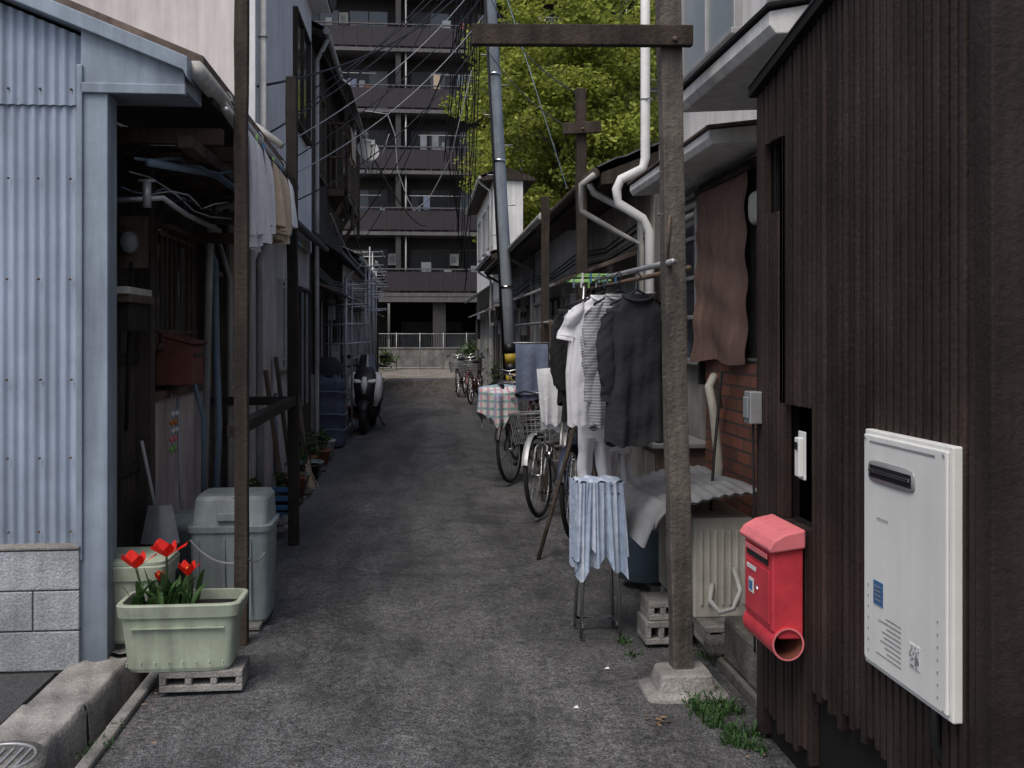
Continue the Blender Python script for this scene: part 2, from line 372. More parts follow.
def sx(b,part,s,xa,xb,y0,y1,z0,z1,m): b.box(part,s*xa,s*xb,y0,y1,z0,z1,m)
def window(b,s,xf,y0,y1,z0,z1,fm,gm,bars=0,mull=1,part='windows',kick=0):
    t=.035
    sx(b,part,s,xf-.05,xf+.01,y0,y0+t,z0,z1,fm); sx(b,part,s,xf-.05,xf+.01,y1-t,y1,z0,z1,fm)
    sx(b,part,s,xf-.052,xf+.01,y0,y1,z1,z1+t,fm); sx(b,part,s,xf-.07,xf+.01,y0-.02,y1+.02,z0-t,z0,fm)
    sx(b,part+'_glass',s,xf-.02,xf+.005,y0+t,y1-t,z0,z1,gm)
    for i in range(mull):
        ym=y0+(y1-y0)*(i+1)/(mull+1); sx(b,part,s,xf-.042,xf,ym-.018,ym+.018,z0,z1,fm)
    if kick: sx(b,part,s,xf-.035,xf,y0+t,y1-t,z0,z0+kick,fm)
    for i in range(bars):
        yy=y0+(y1-y0)*(i+.5)/bars; b.box(part,s*(xf-.075),s*(xf-.063),yy-.006,yy+.006,z0,z1,fm)
    if bars:
        for zz in (z0+.06,z1-.06): sx(b,part,s,xf-.07,xf-.05,y0,y1,zz,zz+.02,fm)

# ------------------------------------------------------------------ timber front under the eave
b=B('timber_house')
s=-1
sx(b,'walls',s,1.60,1.85,4.76,8.0,0,2.62,WOODK)  # near-black colour adds to the real shade under the eave
y=4.78
while y<5.75:
    w=R.uniform(.08,.11); sx(b,'boards',s,1.565+R.uniform(0,.01),1.61,y,y+w-.006,.05,2.0,WOODB); y+=w
for z in (.05,.75,1.35,1.98): sx(b,'boards',s,1.55,1.58,4.78,5.75,z,z+.05,WOODK)
sx(b,'lower_wall',s,1.52,1.61,5.78,7.3,.0,1.12,PINKL)
sx(b,'lower_wall',s,1.50,1.61,5.78,7.3,1.121,1.17,WOODM)
y=5.8
while y<8.0:
    w=R.uniform(.09,.14); sx(b,'boards',s,1.57+R.uniform(0,.012),1.61,y,y+w-.006,1.18,2.4,WOODB); y+=w
window(b,s,1.58,6.0,7.0,1.45,2.15,WOODM,GLASS,bars=9)
window(b,s,1.57,7.35,7.95,.1,1.95,WOODM,GLASSF,bars=0,mull=1)
for yy in (4.8,5.77,7.32,7.97): sx(b,'posts',s,1.49,1.6,yy-.05,yy+.05,0,2.55,WOODB)
for yy in (5.2,5.7,6.2,6.7,7.2,7.7): sx(b,'rafters',s,1.0,1.7,yy,yy+.05,2.47,2.55,WOODM)
sx(b,'rafters',s,1.10,1.17,4.98,8.0,2.41,2.47,WOODM)
sx(b,'rafters',s,1.0,1.6,6.05,6.11,2.16,2.23,WOODB)
sx(b,'rafters',s,.95,1.6,6.9,6.96,2.12,2.19,WOODM)
sx(b,'sill',s,1.36,1.56,5.8,8.0,.0,.14,CONCD)
b.done(.003)
b=B('roof_gutter')
b.tube('gutter',[(-1.01,4.64,2.70),(-.99,8.0,2.66)],.045,PVC)
b.tube('downpipe',[(-1.0,5.1,2.68),(-.93,5.35,2.56),(-.93,5.9,2.52),(-1.0,6.6,2.44),(-1.35,6.9,2.36),(-1.42,6.95,2.2),(-1.46,6.95,.3)],.026,PVC)
b.tube('cross_pipe',[(-1.3,4.95,2.33),(-1.12,5.6,2.38),(-.98,6.6,2.30),(-.9,7.6,2.17)],.02,PVCB)
for yy in (5.2,6.2,7.2): b.tube('clips',ring((-1.0,yy,2.69),.05,14,'y'),.005,GALV,closed=True,n=5)
b.done()
b=B('water_pipe')
b.tube('pipe',[(-1.5,7.0,2.2),(-1.40,7.02,2.0),(-1.39,7.02,1.4),(-1.37,7.0,.9),(-1.38,6.95,.3)],.024,PVCB)
b.tube('pipe',[(-1.5,6.7,1.3),(-1.42,6.75,.95),(-1.43,6.8,.25)],.016,PVCB)
b.tube('pipe',[(-1.5,7.3,2.4),(-1.36,7.35,1.9),(-1.36,7.35,.2)],.018,PVC)
b.tube('pipe',[(-1.48,6.3,1.12),(-1.46,6.3,.5),(-1.44,6.4,.2)],.012,CABLEW)
b.done()
b=B('gas_meter_piping')
rr=random.Random(3)
for k in range(8):
    p=[Vector((-1.48+rr.uniform(0,.1),4.98+rr.uniform(-.05,.2),2.40-.035*k))]
    for i in range(8): p.append(p[-1]+Vector((.04+rr.uniform(-.03,.03),rr.uniform(.0,.13),rr.uniform(-.05,.035))))
    b.tube('wires',p,.004 if k>1 else .009,[CABLE,PVCB,CABLE,CABLEW][k%4],n=6)
b.tube('main',[(-1.50,5.0,2.15),(-1.25,5.02,2.17),(-1.2,5.3,2.12),(-1.15,5.9,2.1)],.014,GALV)
b.tube('valve',[(-1.32,5.0,2.12),(-1.32,5.0,2.25)],.02,GALV); b.tube('valve',[(-1.36,5.0,2.25),(-1.28,5.0,2.25)],.008,GALV)
b.done()
b=B('awning_box'); b.box('shelf',-1.56,-1.40,5.0,5.45,1.66,1.70,WOODM); b.box('top',-1.57,-1.40,4.98,5.40,1.70,1.735,CREAM); b.box('body',-1.56,-1.42,5.05,5.4,1.52,1.66,WOODK); b.done(.004)
b=B('letter_box')
b.prism('body',[(-1.56,1.2),(-1.35,1.2),(-1.35,1.44),(-1.56,1.5)],'y',6.1,6.42,REDB)
b.prism('lid',[(-1.56,1.5),(-1.33,1.44),(-1.32,1.455),(-1.56,1.525)],'y',6.08,6.44,REDB); b.box('slot',-1.348,-1.342,6.14,6.38,1.37,1.39,BLACK); b.done(.006)
b=B('electric_meter')
b.loft('case',[(5.3,-1.5,1.98,.035,.05),(5.36,-1.5,1.98,.045,.06),(5.38,-1.5,1.98,.03,.05)],GLASSF,axis='y'); b.box('board',-1.56,-1.42,5.38,5.41,1.85,2.12,WOODM); b.tube('cable',[(-1.5,5.38,1.88),(-1.52,5.4,1.4),(-1.53,5.4,1.0)],.01,CABLE); b.done()
b=B('hanging_ornament')
for k,(m_,z) in enumerate([(ORANGE,.98),(WHITE,.93),(REDL,.88),(WHITE,1.03),(GREENC,.82)]):
    for j in range(2):
        yy=6.1+.09*j+.03*(k%2); b.loft('beads',[(z-.02,-1.47,yy,.004,.004),(z-.008,-1.47,yy,.014,.014),(z+.006,-1.47,yy,.013,.013),(z+.016,-1.47,yy,.004,.004)],m_,n=10)
b.tube('string',[(-1.47,6.12,1.15),(-1.47,6.12,.78)],.0025,CABLEW,n=4); b.tube('string',[(-1.47,6.21,1.15),(-1.47,6.21,.78)],.0025,CABLEW,n=4); b.done()
b=B('dust_shovel')
b.tube('handle',[(-1.44,5.35,.95),(-1.36,5.35,.55)],.009,PVC); b.grid('blade',lambda u,v:(-1.34+.0+(u-.5)*(.12+.08*v),5.33-.03*math.cos((u-.5)*3),.62-.2*v),8,6,GALV); b.done()

def wood_pole(name,x,y,z1,w,lean,m,cross=None,footing=None,base=0):
    b=B(name); n=14
    rr=random.Random(int(abs(x*100)+y*10))
    pts=[(x+lean*(k/n)+rr.gauss(0,.002),y+rr.gauss(0,.002),base+(z1-base)*k/n) for k in range(n+1)]
    b.tube('post',pts,[w/2*(1+.05*rr.uniform(-1,1)) for _ in pts],m,n=4)
    if cross: 
        for (xa,xb,zc,h,ya) in cross: 
            b.prism('crossbar',[(xa,zc-h/2+.0),(xb,zc-h/2+.02),(xb,zc+h/2+.02),(xa,zc+h/2)],'y',y-w/2-.045+ya,y-w/2-.003+ya,WOODB)
            b.tube('bolt',[(x+lean*zc/z1,y-w/2-.06,zc),(x+lean*zc/z1,y+.05,zc)],.01,TIN)
    if footing: footing(b)
    for k in range(5):
        z=rr.uniform(.5,z1-.3); b.tube('nails',[(x+lean*z/z1-w*.5-.012,y-w*.2,z),(x+lean*z/z1,y-w*.2,z)],.003,TIN,n=5)
    b.done(.004)
wood_pole('laundry_pole',-.86,4.95,3.4,.062,0.0,WOODB)
wood_pole('laundry_pole',-.90,7.3,3.35,.075,-.02,WOODK)
b=B('laundry_bar'); b.tube('bar',[(-.905,4.8,2.56),(-.93,7.5,2.56)],.014,GALV); b.tube('wire',arc((-.9,4.9,2.62),(-.9,7.3,2.62),.05),.003,CABLE,n=4); b.done()
b=B('timber_rail'); b.box('rail',-.94,-.88,5.0,7.25,1.0,1.06,WOODK); b.box('rail',-1.5,-.94,7.26,7.3,1.0,1.06,WOODK); b.done(.003)

def cloth(b,part,p0,p1,drop,m,folds=3,amp=.03,seed=0,taper=0,both=True,hem=.03):
    p0=Vector(p0);p1=Vector(p1); d=(p1-p0); nrm=Vector((d.y,-d.x,0)).normalized()
    def mk(off,dr,sd):
        def f(u,v):
            base=p0.lerp(p1,.5+(u-.5)*(1-taper*v)); a=amp*(v**.6)*(math.sin(folds*2*PI*u+sd)+.45*math.sin(folds*4.7*u+sd*2+2*v))
            z=-dr*v*(1+hem*math.sin(5*u+sd)+hem*.5*math.sin(13*u+sd))
            return tuple(base+nrm*(a+off*(1-.6*math.exp(-v*8)))+Vector((0,0,z)))
        return f
    b.grid(part,mk(.0,drop,seed),36,20,m)
    if both: b.grid(part,mk(.03,drop*.9,seed+1.3),36,20,m)
def pegs(b,pts):
    for (x,y,z) in pts: b.box('pegs',x-.006,x+.006,y-.008,y+.008,z-.045,z+.02,R.choice([GREENC,WHITE,BLUEP,REDL]))
b=B('hanging_towel'); cloth(b,'cloth',(-.90,5.25,2.57),(-.91,5.75,2.57),.6,F_WH,3,.035,1); pegs(b,[(-.9,5.35,2.59),(-.9,5.65,2.59)]); b.done()
b=B('hanging_towel'); cloth(b,'cloth',(-.90,5.8,2.57),(-.92,6.1,2.57),.5,F_WH,3,.03,2.4); pegs(b,[(-.9,5.9,2.59)]); b.done()
b=B('hanging_towel'); cloth(b,'cloth',(-.91,6.25,2.57),(-.92,6.85,2.57),.45,F_BE,4,.04,4); pegs(b,[(-.91,6.35,2.59),(-.91,6.7,2.59)]); b.done()
b=B('hanging_towel'); cloth(b,'cloth',(-.91,6.9,2.57),(-.92,7.2,2.57),.36,F_WH,3,.03,5); b.done()

# ------------------------------------------------------------------ pale plaster two-storey house
b=B('plaster_house')
b.box('upper_wall',-5.5,-1.32,8.1,12.4,2.5,5.6,PINK)
b.box('lower_wall',-5.4,-1.34,8.12,12.35,0,2.5,PINKL)
b.box('corner_trim',-1.36,-1.30,8.085,8.13,2.5,5.6,WHITE)
b.prism('roof',[(-1.08,5.50),(-3.4,6.7),(-5.9,5.5),(-5.9,5.6),(-3.4,6.85),(-1.03,5.63)],'y',7.7,12.6,TILE)
b.box('soffit',-1.32,-1.1,7.75,12.5,5.47,5.5,WHITE)
window(b,-1,1.32,10.6,11.9,3.75,4.9,WOODB,GLASS,mull=1,part='upper_window')
b.prism('pent_roof',[(-1.3,2.62),(-1.12,2.50),(-1.10,2.52),(-1.10,2.55),(-1.3,2.68)],'y',8.12,12.3,TILE)
b.prism('pent_roof',[(-1.62,2.9),(-1.3,2.72),(-1.3,2.66),(-1.62,2.84)],'y',8.0,8.09,WHITE)
window(b,-1,1.34,9.6,10.4,1.2,2.0,ALU,GLASSF,bars=10)
window(b,-1,1.34,11.1,12.1,.1,2.0,WOODB,GLASSF,mull=1,part='door',kick=.6)
b.done(.004)
b=B('downpipe')
b.tube('pipe',[(-1.26,8.2,5.5),(-1.26,8.2,2.8),(-1.18,8.2,2.6),(-1.18,8.1,2.3),(-1.27,8.1,2.1),(-1.27,8.1,.05)],.030,PVC)
for z in (4.7,3.9,3.1): b.tube('clips',ring((-1.26,8.2,z),.036,14,'z'),.006,GALV,closed=True,n=5)
b.tube('side',[(-1.9,8.05,3.05),(-1.5,8.05,2.95),(-1.2,8.0,2.85),(-1.1,8.05,2.75)],.045,PVC)
b.tube('side',[(-1.6,7.9,3.3),(-1.25,7.85,3.1),(-1.05,7.8,2.95)],.03,PVC)
b.done()

# ------------------------------------------------------------------ generic row house
def row_house(name,s,y0,y1,xf,eave,ridge,wm,rm,over=.4,depth=4.5,seed=0,twostorey=False,fm=ALU,lower=None):
    rr=random.Random(seed); b=B(name)
    sx(b,'walls',s,xf,xf+depth,y0,y1,0,eave,wm)
    if lower: sx(b,'base_wall',s,xf-.015,xf+.1,y0+.02,y1-.02,0,1.0,lower)
    xm=xf+depth*.5
    P=[(xf-over,eave),(xm,ridge),(xf+depth+over,eave),(xf+depth+over,eave-.07),(xf,eave-.04),(xf-over,eave-.09)]
    b.prism('roof',[(s*p[0],p[1]-.03) for p in P],'y',y0-.08,y1+.08,WOODB)
    k=(ridge-eave)/(xm-xf+over)
    n=int((y1-y0+.2)/.24)
    def til(u,v):
        yy=y0-.1+(y1-y0+.2)*u; x=xf-over-.03+(xm-xf+over)*v
        return (s*x,yy,eave+k*(x-xf+over)+.02+.022*abs(math.sin(u*n*PI))+.02*((v*9)%1))
    b.grid('roof_tiles',til,n*6,27,rm,smooth=False)
    b.tube('gutter',[(s*(xf-over-.05),y0-.05,eave-.03),(s*(xf-over-.05),y1+.05,eave-.06)],.045,rr.choice([PVC,WOODB,GALV]))
    yy=rr.choice([y0+.15,y1-.15]); b.tube('downpipe',[(s*(xf-over-.05),yy,eave-.08),(s*(xf-over-.02),yy,eave-.15),(s*(xf-.07),yy,eave-.35),(s*(xf-.07),yy,.05)],.03,rr.choice([PVC,PVC,WOODB]))
    y=y0+.35
    while y<y1-1.0:
        w=rr.uniform(.8,1.35)
        if y+w>y1-.15: break
        if rr.random()<.5: window(b,s,xf-.015,y,y+w,.1,1.95,rr.choice([fm,WOODB]),GLASSF,mull=1,part='door',kick=.5)
        else: window(b,s,xf-.015,y,y+w,1.05,1.95,fm,rr.choice([GLASS,GLASSF]),bars=rr.choice([0,9]),mull=1)
        if rr.random()<.7: b.prism('awning',[(s*(xf),2.16),(s*(xf-.36),2.03),(s*(xf-.36),2.06),(s*(xf),2.21)],'y',y-.1,y+w+.1,rr.choice([TIN,GALV,PVC]))
        y+=w+rr.uniform(.2,.5)
    if twostorey:
        y=y0+.5
        while y<y1-1.2:
            window(b,s,xf,y,y+1.1,eave-1.7,eave-.6,fm,GLASS,mull=1,part='upper_windows'); y+=rr.uniform(1.6,2.4)
        b.prism('pent_roof',[(s*xf,2.75),(s*(xf-.4),2.5),(s*(xf-.4),2.56),(s*xf,2.83)],'y',y0+.05,y1-.05,rm)
    for i in range(5):
        y=rr.uniform(y0+.2,y1-.2); z=rr.uniform(.6,1.9)
        sx(b,'meters',s,xf-.13,xf-.02,y,y+.2,z,z+.3,rr.choice([CREAM,GALV,GLASSF,PVC]))
        b.tube('conduits',[(s*(xf-.04),y+.1,z),(s*(xf-.04),y+.1,.1)],.012,rr.choice([PVC,GALV,CABLE]),n=6)
        b.tube('conduits',[(s*(xf-.05),y0+.1,2.2+.05*i),(s*(xf-.05),(y0+y1)/2,2.15+.04*i),(s*(xf-.05),y1-.1,2.2+.05*i)],.01,rr.choice([CABLE,CABLEW]),n=5)
    b.done(.004)
row_house('wooden_house',-1,12.6,17.9,1.36,5.3,6.3,WOODB,TILE,seed=2,twostorey=True,fm=WOODM,over=.15,lower=BEIGE)
row_house('tenement_house',-1,18.1,24.5,1.40,2.9,4.2,PINKL,TILE,seed=3,lower=GREYP,over=.3)
row_house('tenement_house',-1,24.7,32.5,1.42,3.3,4.4,GREYP,TIN,seed=5,over=.3)
row_house('tenement_house',1,7.5,11.0,1.78,2.75,3.5,BEIGE,TILE,seed=7,over=.42,depth=3)
row_house('tenement_house',1,11.1,15.6,1.80,2.85,3.4,WHITEP,TILE,seed=8,over=.40,lower=BEIGE,depth=2.6)
row_house('tenement_house',1,15.8,20.5,1.80,2.85,3.3,GREYP,TIN,seed=12,over=.4,depth=2.2)
row_house('tenement_house',1,20.7,24.9,1.82,3.2,3.6,WHITEP,TILE,seed=17,over=.35,depth=1.6)
row_house('tenement_house',1,25.2,32.5,1.85,5.5,5.75,WHITEP,TILE,seed=14,over=.3,twostorey=True,depth=.75)

b=B('wooden_balcony')
b.box('floor',-1.36,-1.08,14.9,17.8,3.55,3.65,WOODM)
for z in (4.1,4.35,4.6): b.box('rails',-1.09,-1.06,14.9,17.8,z,z+.04,WOODM)
for i in range(20): b.box('slats',-1.085,-1.065,14.92+i*.148,14.96+i*.148,3.66,4.62,WOODM)
for yy in (14.9,16.3,17.76): b.box('posts',-1.11,-1.055,yy,yy+.06,3.2,5.1,WOODB)
for z in (4.1,4.6): b.box('rails',-1.36,-1.11,14.9,14.94,z,z+.04,WOODM)
for i in range(3): b.box('slats',-1.33+i*.09,-1.30+i*.09,14.91,14.93,3.66,4.62,WOODM)
b.prism('canopy',[(-1.21,5.25),(-1.0,5.12),(-1.0,5.16),(-1.21,5.29)],'y',14.7,18.0,GALV)
for yy in (15.0,16.4,17.6): b.tube('brace',[(-1.34,yy,3.1),(-1.08,yy,3.55)],.03,WOODM,n=4)
cloth(b,'futon',(-1.055,15.2,4.66),(-1.055,16.2,4.66),.5,F_BE,1,.01,1)
b.done(.004)
b=B('satellite_dish')
b.M=Matrix.Translation((-.90,17.2,4.62))@Matrix.Rotation(math.radians(22),4,'Z')@Matrix.Rotation(math.radians(70),4,'X')
b.grid('reflector',lambda u,v:(.18*v*math.cos(2*PI*u),.22*v*math.sin(2*PI*u),.07*v*v),24,6,PVC,wrap=True)
b.tube('rim',ring((0,0,.07),.19,24,'z'),.006,WHITE,closed=True,n=5)
b.tube('arm',[(0,-.2,.03),(0,-.12,.22),(0,-.02,.26)],.01,GALV); b.loft('lnb',[(.24,0,-.02,.025,.025),(.31,0,-.02,.03,.03)],PVC,n=12)
b.M=Matrix.Identity(4); b.tube('mast',[(-1.08,17.5,4.2),(-.93,17.4,4.3),(-.91,17.28,4.6)],.018,GALV); b.done()

for yy,zz in ((19.0,2.9),(20.6,3.3),(22.4,3.0),(14.0,2.3)):
    b=B('steel_drying_rack')
    b.tube('post',[(-1.02,yy,.05),(-1.02,yy,zz)],.017,GALV); b.tube('post',[(-1.02,yy+1.2,.05),(-1.02,yy+1.2,zz)],.017,GALV)
    for k in range(4): 
        z=zz-.12-.27*k
        for y2 in (yy,yy+1.2): b.tube('arms',[(-1.38,y2,z),(-.74,y2,z+.02)],.011,GALV,n=6)
    b.tube('bars',[(-.85,yy-.2,zz-.38),(-.85,yy+1.4,zz-.38)],.012,PVC); b.tube('bars',[(-.78,yy-.2,zz-.1),(-.78,yy+1.4,zz-.1)],.012,GALV); b.done()

# ------------------------------------------------------------------ planters and bins
def planter(name,cx,cy,z0,hx,hy,h,m):
    b=B(name)
    b.loft('tub',[(z0,cx,cy,hx*.82,hy*.78),(z0+.015,cx,cy,hx*.86,hy*.82),(z0+h*.80,cx,cy,hx*.95,hy*.94),(z0+h*.81,cx,cy,hx+.002,hy+.002),(z0+h*.98,cx,cy,hx+.008,hy+.008),(z0+h,cx,cy,hx+.004,hy+.004),(z0+h,cx,cy,hx-.014,hy-.014),(z0+h*.85,cx,cy,hx*.92,hy*.9)],m,pw=7,n=48,cap1=False,smooth=False)
    b.loft('soil',[(z0+h*.83,cx,cy,hx*.92,hy*.9),(z0+h*.88,cx,cy,hx*.5,hy*.5)],SOIL,pw=6,n=32)
    return b
def tulip(b,x,y,z0,h,lean,openn=1.,seed=0,sc=1.15):
    rr=random.Random(seed)
    tx,ty=x+lean[0],y+lean[1]; zt=z0+h
    b.tube('stems',[(x,y,z0),(x+lean[0]*.4,y+lean[1]*.4,z0+h*.5),(tx,ty,zt)],[.006,.005,.005],LEAFG,n=6)
    for k in range(6):
        a0=k*PI/3+rr.uniform(-.12,.12); inner=k%2; op=openn*rr.uniform(.85,1.2)
        def f(u,v):
            r=(.006+.034*op*math.sin(min(v*1.5,1.5))+(.020*op*v*v if not inner else .004*v))*(.92 if inner else 1)
            w=(.66*math.sin(PI*min(1,(v*.80+.12)))**.7)
            a=a0+(u-.5)*2*w*1.05
            rr_=r*(1-.12*abs(u-.5))
            return (tx+sc*rr_*math.cos(a),ty+sc*rr_*math.sin(a),zt+sc*.055*v*(1.0-.22*(2*abs(u-.5))**2)-.004)
        b.grid('petals',f,8,10,TULIP)
    b.tube('stamens',[(tx,ty,zt),(tx,ty,zt+.03)],.006,TYEL,n=6)
def blade(b,x,y,z,h,a,w,bend):
    def f(u,v):
        ww=w*math.sin(PI*(.12+.88*v))**.7*(1 if v<.99 else .05)
        r=bend*v**1.7; o=(u-.5)*ww
        return (x+r*math.cos(a)-o*math.sin(a),y+r*math.sin(a)+o*math.cos(a),z+h*(v-.35*bend/h*v**3)+abs(u-.5)*ww*.5)
    b.grid('leaves',f,4,10,LEAFG)
b=planter('tulip_planter',-1.0,4.37,.10,.248,.13,.285,PLG)
for k in range(8): b.box('ribs',-1.20+k*.055-.003,-1.20+k*.055+.003,4.235,4.25,.135,.15,PLG)
b.box('ribs',-1.19,-.81,4.238,4.25,.285,.29,PLG)
tulip(b,-1.16,4.36,.35,.17,(-.035,-.01),1.15,1); tulip(b,-1.08,4.40,.35,.205,(.0,0),1.15,2); tulip(b,-.98,4.35,.35,.135,(.0,0),.8,3,1.05); tulip(b,-1.12,4.44,.35,.09,(.0,.0),.5,4,.8)
rr=random.Random(9)
for k in range(46): blade(b,-1.20+rr.random()*.27,4.29+rr.random()*.15,.34,rr.uniform(.08,.18),rr.uniform(0,6.28),rr.uniform(.02,.04),rr.uniform(.03,.10))
b.done()
b=planter('planter_box',-1.345,4.84,.09,.185,.16,.36,PLG)
b.loft('lid',[(.452,-1.345,4.84,.19,.165),(.465,-1.345,4.84,.19,.165),(.478,-1.345,4.84,.16,.13)],PLG,pw=6,n=40,smooth=False)
b.done()
def cmu_block(name,x0,x1,y0,y1,z0,z1):
    b=B(name); t=.028
    b.box('shell',x0,x1,y0,y1,z0,z0+t,CONC); b.box('shell',x0,x1,y0,y1,z1-t,z1,CONC)
    n=4
    for k in range(n):
        xx=x0+(x1-x0-t)*k/(n-1); b.box('web',xx,xx+t,y0+.002,y1-.002,z0+t,z1-t,CONC)
    b.done(.004)
cmu_block('concrete_block',-1.08,-.74,4.27,4.47,.012,.098); cmu_block('concrete_block',-1.47,-1.2,4.75,4.95,.0,.085)
cmu_block('concrete_block',-1.15,-.8,5.1,5.3,.0,.04)
b=B('storage_bin')
b.loft('body',[(.03,-.965,5.35,.18,.15),(.05,-.965,5.35,.19,.16),(.50,-.965,5.35,.20,.18)],PLGG,pw=8,n=48,smooth=False)
b.loft('lid',[(.50,-.965,5.35,.21,.19),(.53,-.965,5.35,.213,.193),(.535,-.965,5.35,.195,.18),(.655,-.965,5.38,.185,.165),(.675,-.965,5.38,.17,.15)],PLGG,pw=8,n=48,smooth=False)
for k in range(3): b.box('ribs',-1.12+k*.13,-1.11+k*.13,5.165,5.175,.08,.47,PLGG)
b.box('handle',-1.02,-.90,5.15,5.17,.56,.60,PLGG); b.done(.004)
b=B('storage_bin')
b.loft('body',[(.03,-1.3,5.75,.13,.13),(.42,-1.3,5.75,.15,.15),(.43,-1.3,5.75,.16,.16),(.47,-1.3,5.75,.16,.16),(.5,-1.3,5.75,.12,.12)],PLGG,pw=5,n=32); b.done()
b=B('tie_string'); b.tube('string',arc((-1.15,5.15,.47),(-.83,4.93,.42),.06),.003,CABLEW,n=4); b.tube('string',arc((-.83,4.93,.42),(-.78,5.15,.4),.03),.003,CABLEW,n=4); b.done()
b=B('garden_stones'); rr=random.Random(21)
for k in range(60):
    x=rr.uniform(-1.3,-1.02);y=rr.uniform(5.7,11);r_=rr.uniform(.03,.085); z=.02
    b.loft('s',[(z,x,y,r_*.8,r_*.7),(z+r_*.4,x,y,r_,r_*.9),(z+r_*.8,x+.01,y,r_*.7,r_*.6),(z+r_,x,y,r_*.3,r_*.3)],rr.choice([CONC,CONCD,CONCD]),n=7,smooth=False,pw=2.4)
b.done(.008)
def pot(x,y,r,h,m,leaf,n,lr,lh,seed):
    b=B('potted_plant'); b.loft('pot',[(.02,x,y,r*.7,r*.7),(.02+h*.85,x,y,r*.95,r*.95),(.02+h*.86,x,y,r*1.06,r*1.06),(.02+h,x,y,r*1.06,r*1.06),(.02+h,x,y,r*.9,r*.9),(.02+h*.85,x,y,r*.85,r*.85)],m,n=20)
    b.tube('stem',[(x,y,.02+h*.8),(x+.01,y,.02+h+lh*.6)],.006,BARK,n=5)
    leaves(b,'foliage',x,y,.02+h+lh*.55,lr,lr,lh*.5,n,.03,leaf,shell=.2,seed=seed,long=1.9); b.done()
pot(-1.25,7.6,.1,.18,TERRA,LEAFD,120,.12,.25,1); pot(-1.15,8.45,.09,.16,BLACK,LEAFD,90,.1,.2,2); pot(-1.14,9.4,.12,.2,CONC,LEAFG,120,.13,.25,3)
pot(-1.08,6.6,.085,.14,TERRA,LEAFG,90,.1,.2,11); pot(-1.1,10.2,.1,.18,BLACK,LEAFD,130,.13,.3,12); pot(-1.12,11.6,.1,.17,TERRA,LEAFG,130,.13,.25,13); pot(-1.15,17.9,.14,.22,TERRA,LEAFG,240,.22,.5,14)
pot(-1.2,10.9,.1,.18,TERRA,LEAFD,140,.13,.3,4); pot(1.4,13.4,.12,.2,TERRA,LEAFG,160,.18,.4,5); pot(1.4,17.5,.12,.22,BLACK,LEAFG,220,.25,.6,6); pot(1.45,19.3,.14,.25,CONC,LEAFD,260,.3,.9,7)
pot(-1.15,23,.12,.2,TERRA,LEAFG,200,.22,.4,8)
def bucket(name,x,y,r,h,m,handle=True):
    b=B(name); b.loft('body',[(.02,x,y,r*.8,r*.8),(h,x,y,r,r),(h+.005,x,y,r*1.08,r*1.08),(h+.03,x,y,r*1.08,r*1.08),(h+.03,x,y,r*.95,r*.95),(.06,x,y,r*.75,r*.75)],m,cap1=True)
    if handle: b.tube('handle',[(x+r*1.08*math.cos(t),y-.03,h+.02-r*.5*math.sin(t)) for t in [PI*i/10 for i in range(11)]],.004,GALV,n=5)
    b.done()
bucket('bucket',-1.13,7.0,.1,.2,PVCB); bucket('bucket',-1.13,12.3,.1,.2,PVC); bucket('bucket',-1.12,9.0,.11,.22,REDB); bucket('washing_tub',-1.16,10.55,.15,.16,PLGG,False)
b=B('plastic_crate')
for k in range(4): b.box('slats',-1.3,-1.02,8.0,8.02,.05+k*.07,.09+k*.07,BLUEP); b.box('slats',-1.04,-1.02,8.02,8.35,.05+k*.07,.09+k*.07,BLUEP)
for (x,y) in ((-1.305,7.995),(-1.035,7.995),(-1.035,8.33),(-1.305,8.33)): b.box('corners',x,x+.025,y,y+.025,.03,.33,BLUEP)
b.box('bottom',-1.3,-1.02,8.0,8.35,.03,.045,BLUEP); b.done(.003)
b=B('broom'); b.tube('handle',[(-1.27,9.8,1.3),(-1.08,9.75,.28)],.011,WOODM,n=6)
for k in range(24): b.tube('bristles',[(-1.08+R.gauss(0,.008),9.75+R.gauss(0,.008),.3),(-1.05+R.gauss(0,.035),9.74+R.gauss(0,.04),.03)],.003,F_BE,n=4)
b.done()
b=B('folded_umbrella'); b.loft('canopy',[(.2,-1.22,8.75,.008,.008),(.35,-1.225,8.75,.03,.03),(.75,-1.24,8.75,.022,.022),(.85,-1.245,8.75,.01,.01)],NAV:=F_SL,n=10); b.tube('handle',[(-1.245,8.75,.85),(-1.25,8.75,.97),(-1.235,8.74,1.0),(-1.22,8.74,.98)],.008,BLACK,n=6); b.done()
b=B('leaning_boards')
for k,(y,m_) in enumerate([(8.6,WOODM),(9.2,WOODB),(10.35,TIN),(10.5,WOODM)]):
    b.prism('board',[(-1.16,.03),(-1.13,.03),(-1.29,1.2+.1*(k%3)),(-1.32,1.2+.1*(k%3))],'y',y,y+.09,m_)
b.done(.003)
b=B('covered_bin_stack')
BX=-1.20
def cvr(u,v):
    t=2*PI*u; z=.03+.95*v; w=.19+.012*math.sin(v*17)+.008*math.sin(t*7+v*6); q=.29+.012*math.sin(v*15+1)+.008*math.sin(t*9)
    if v>.93: w*=.85; q*=.85
    return (BX+w*math.copysign(abs(math.cos(t))**.5,math.cos(t)),13.6+q*math.copysign(abs(math.sin(t))**.5,math.sin(t)),z)
b.grid('cover',cvr,48,24,TARP,wrap=True)
for z in (.25,.45,.75): b.tube('ties',[( BX+.212*math.copysign(abs(math.cos(t))**.4,math.cos(t)),13.6+.315*math.copysign(abs(math.sin(t))**.4,math.sin(t)),z+.01*math.sin(3*t)) for t in [2*PI*i/24+.01 for i in range(24)]],.008,F_SL,closed=True,n=5)
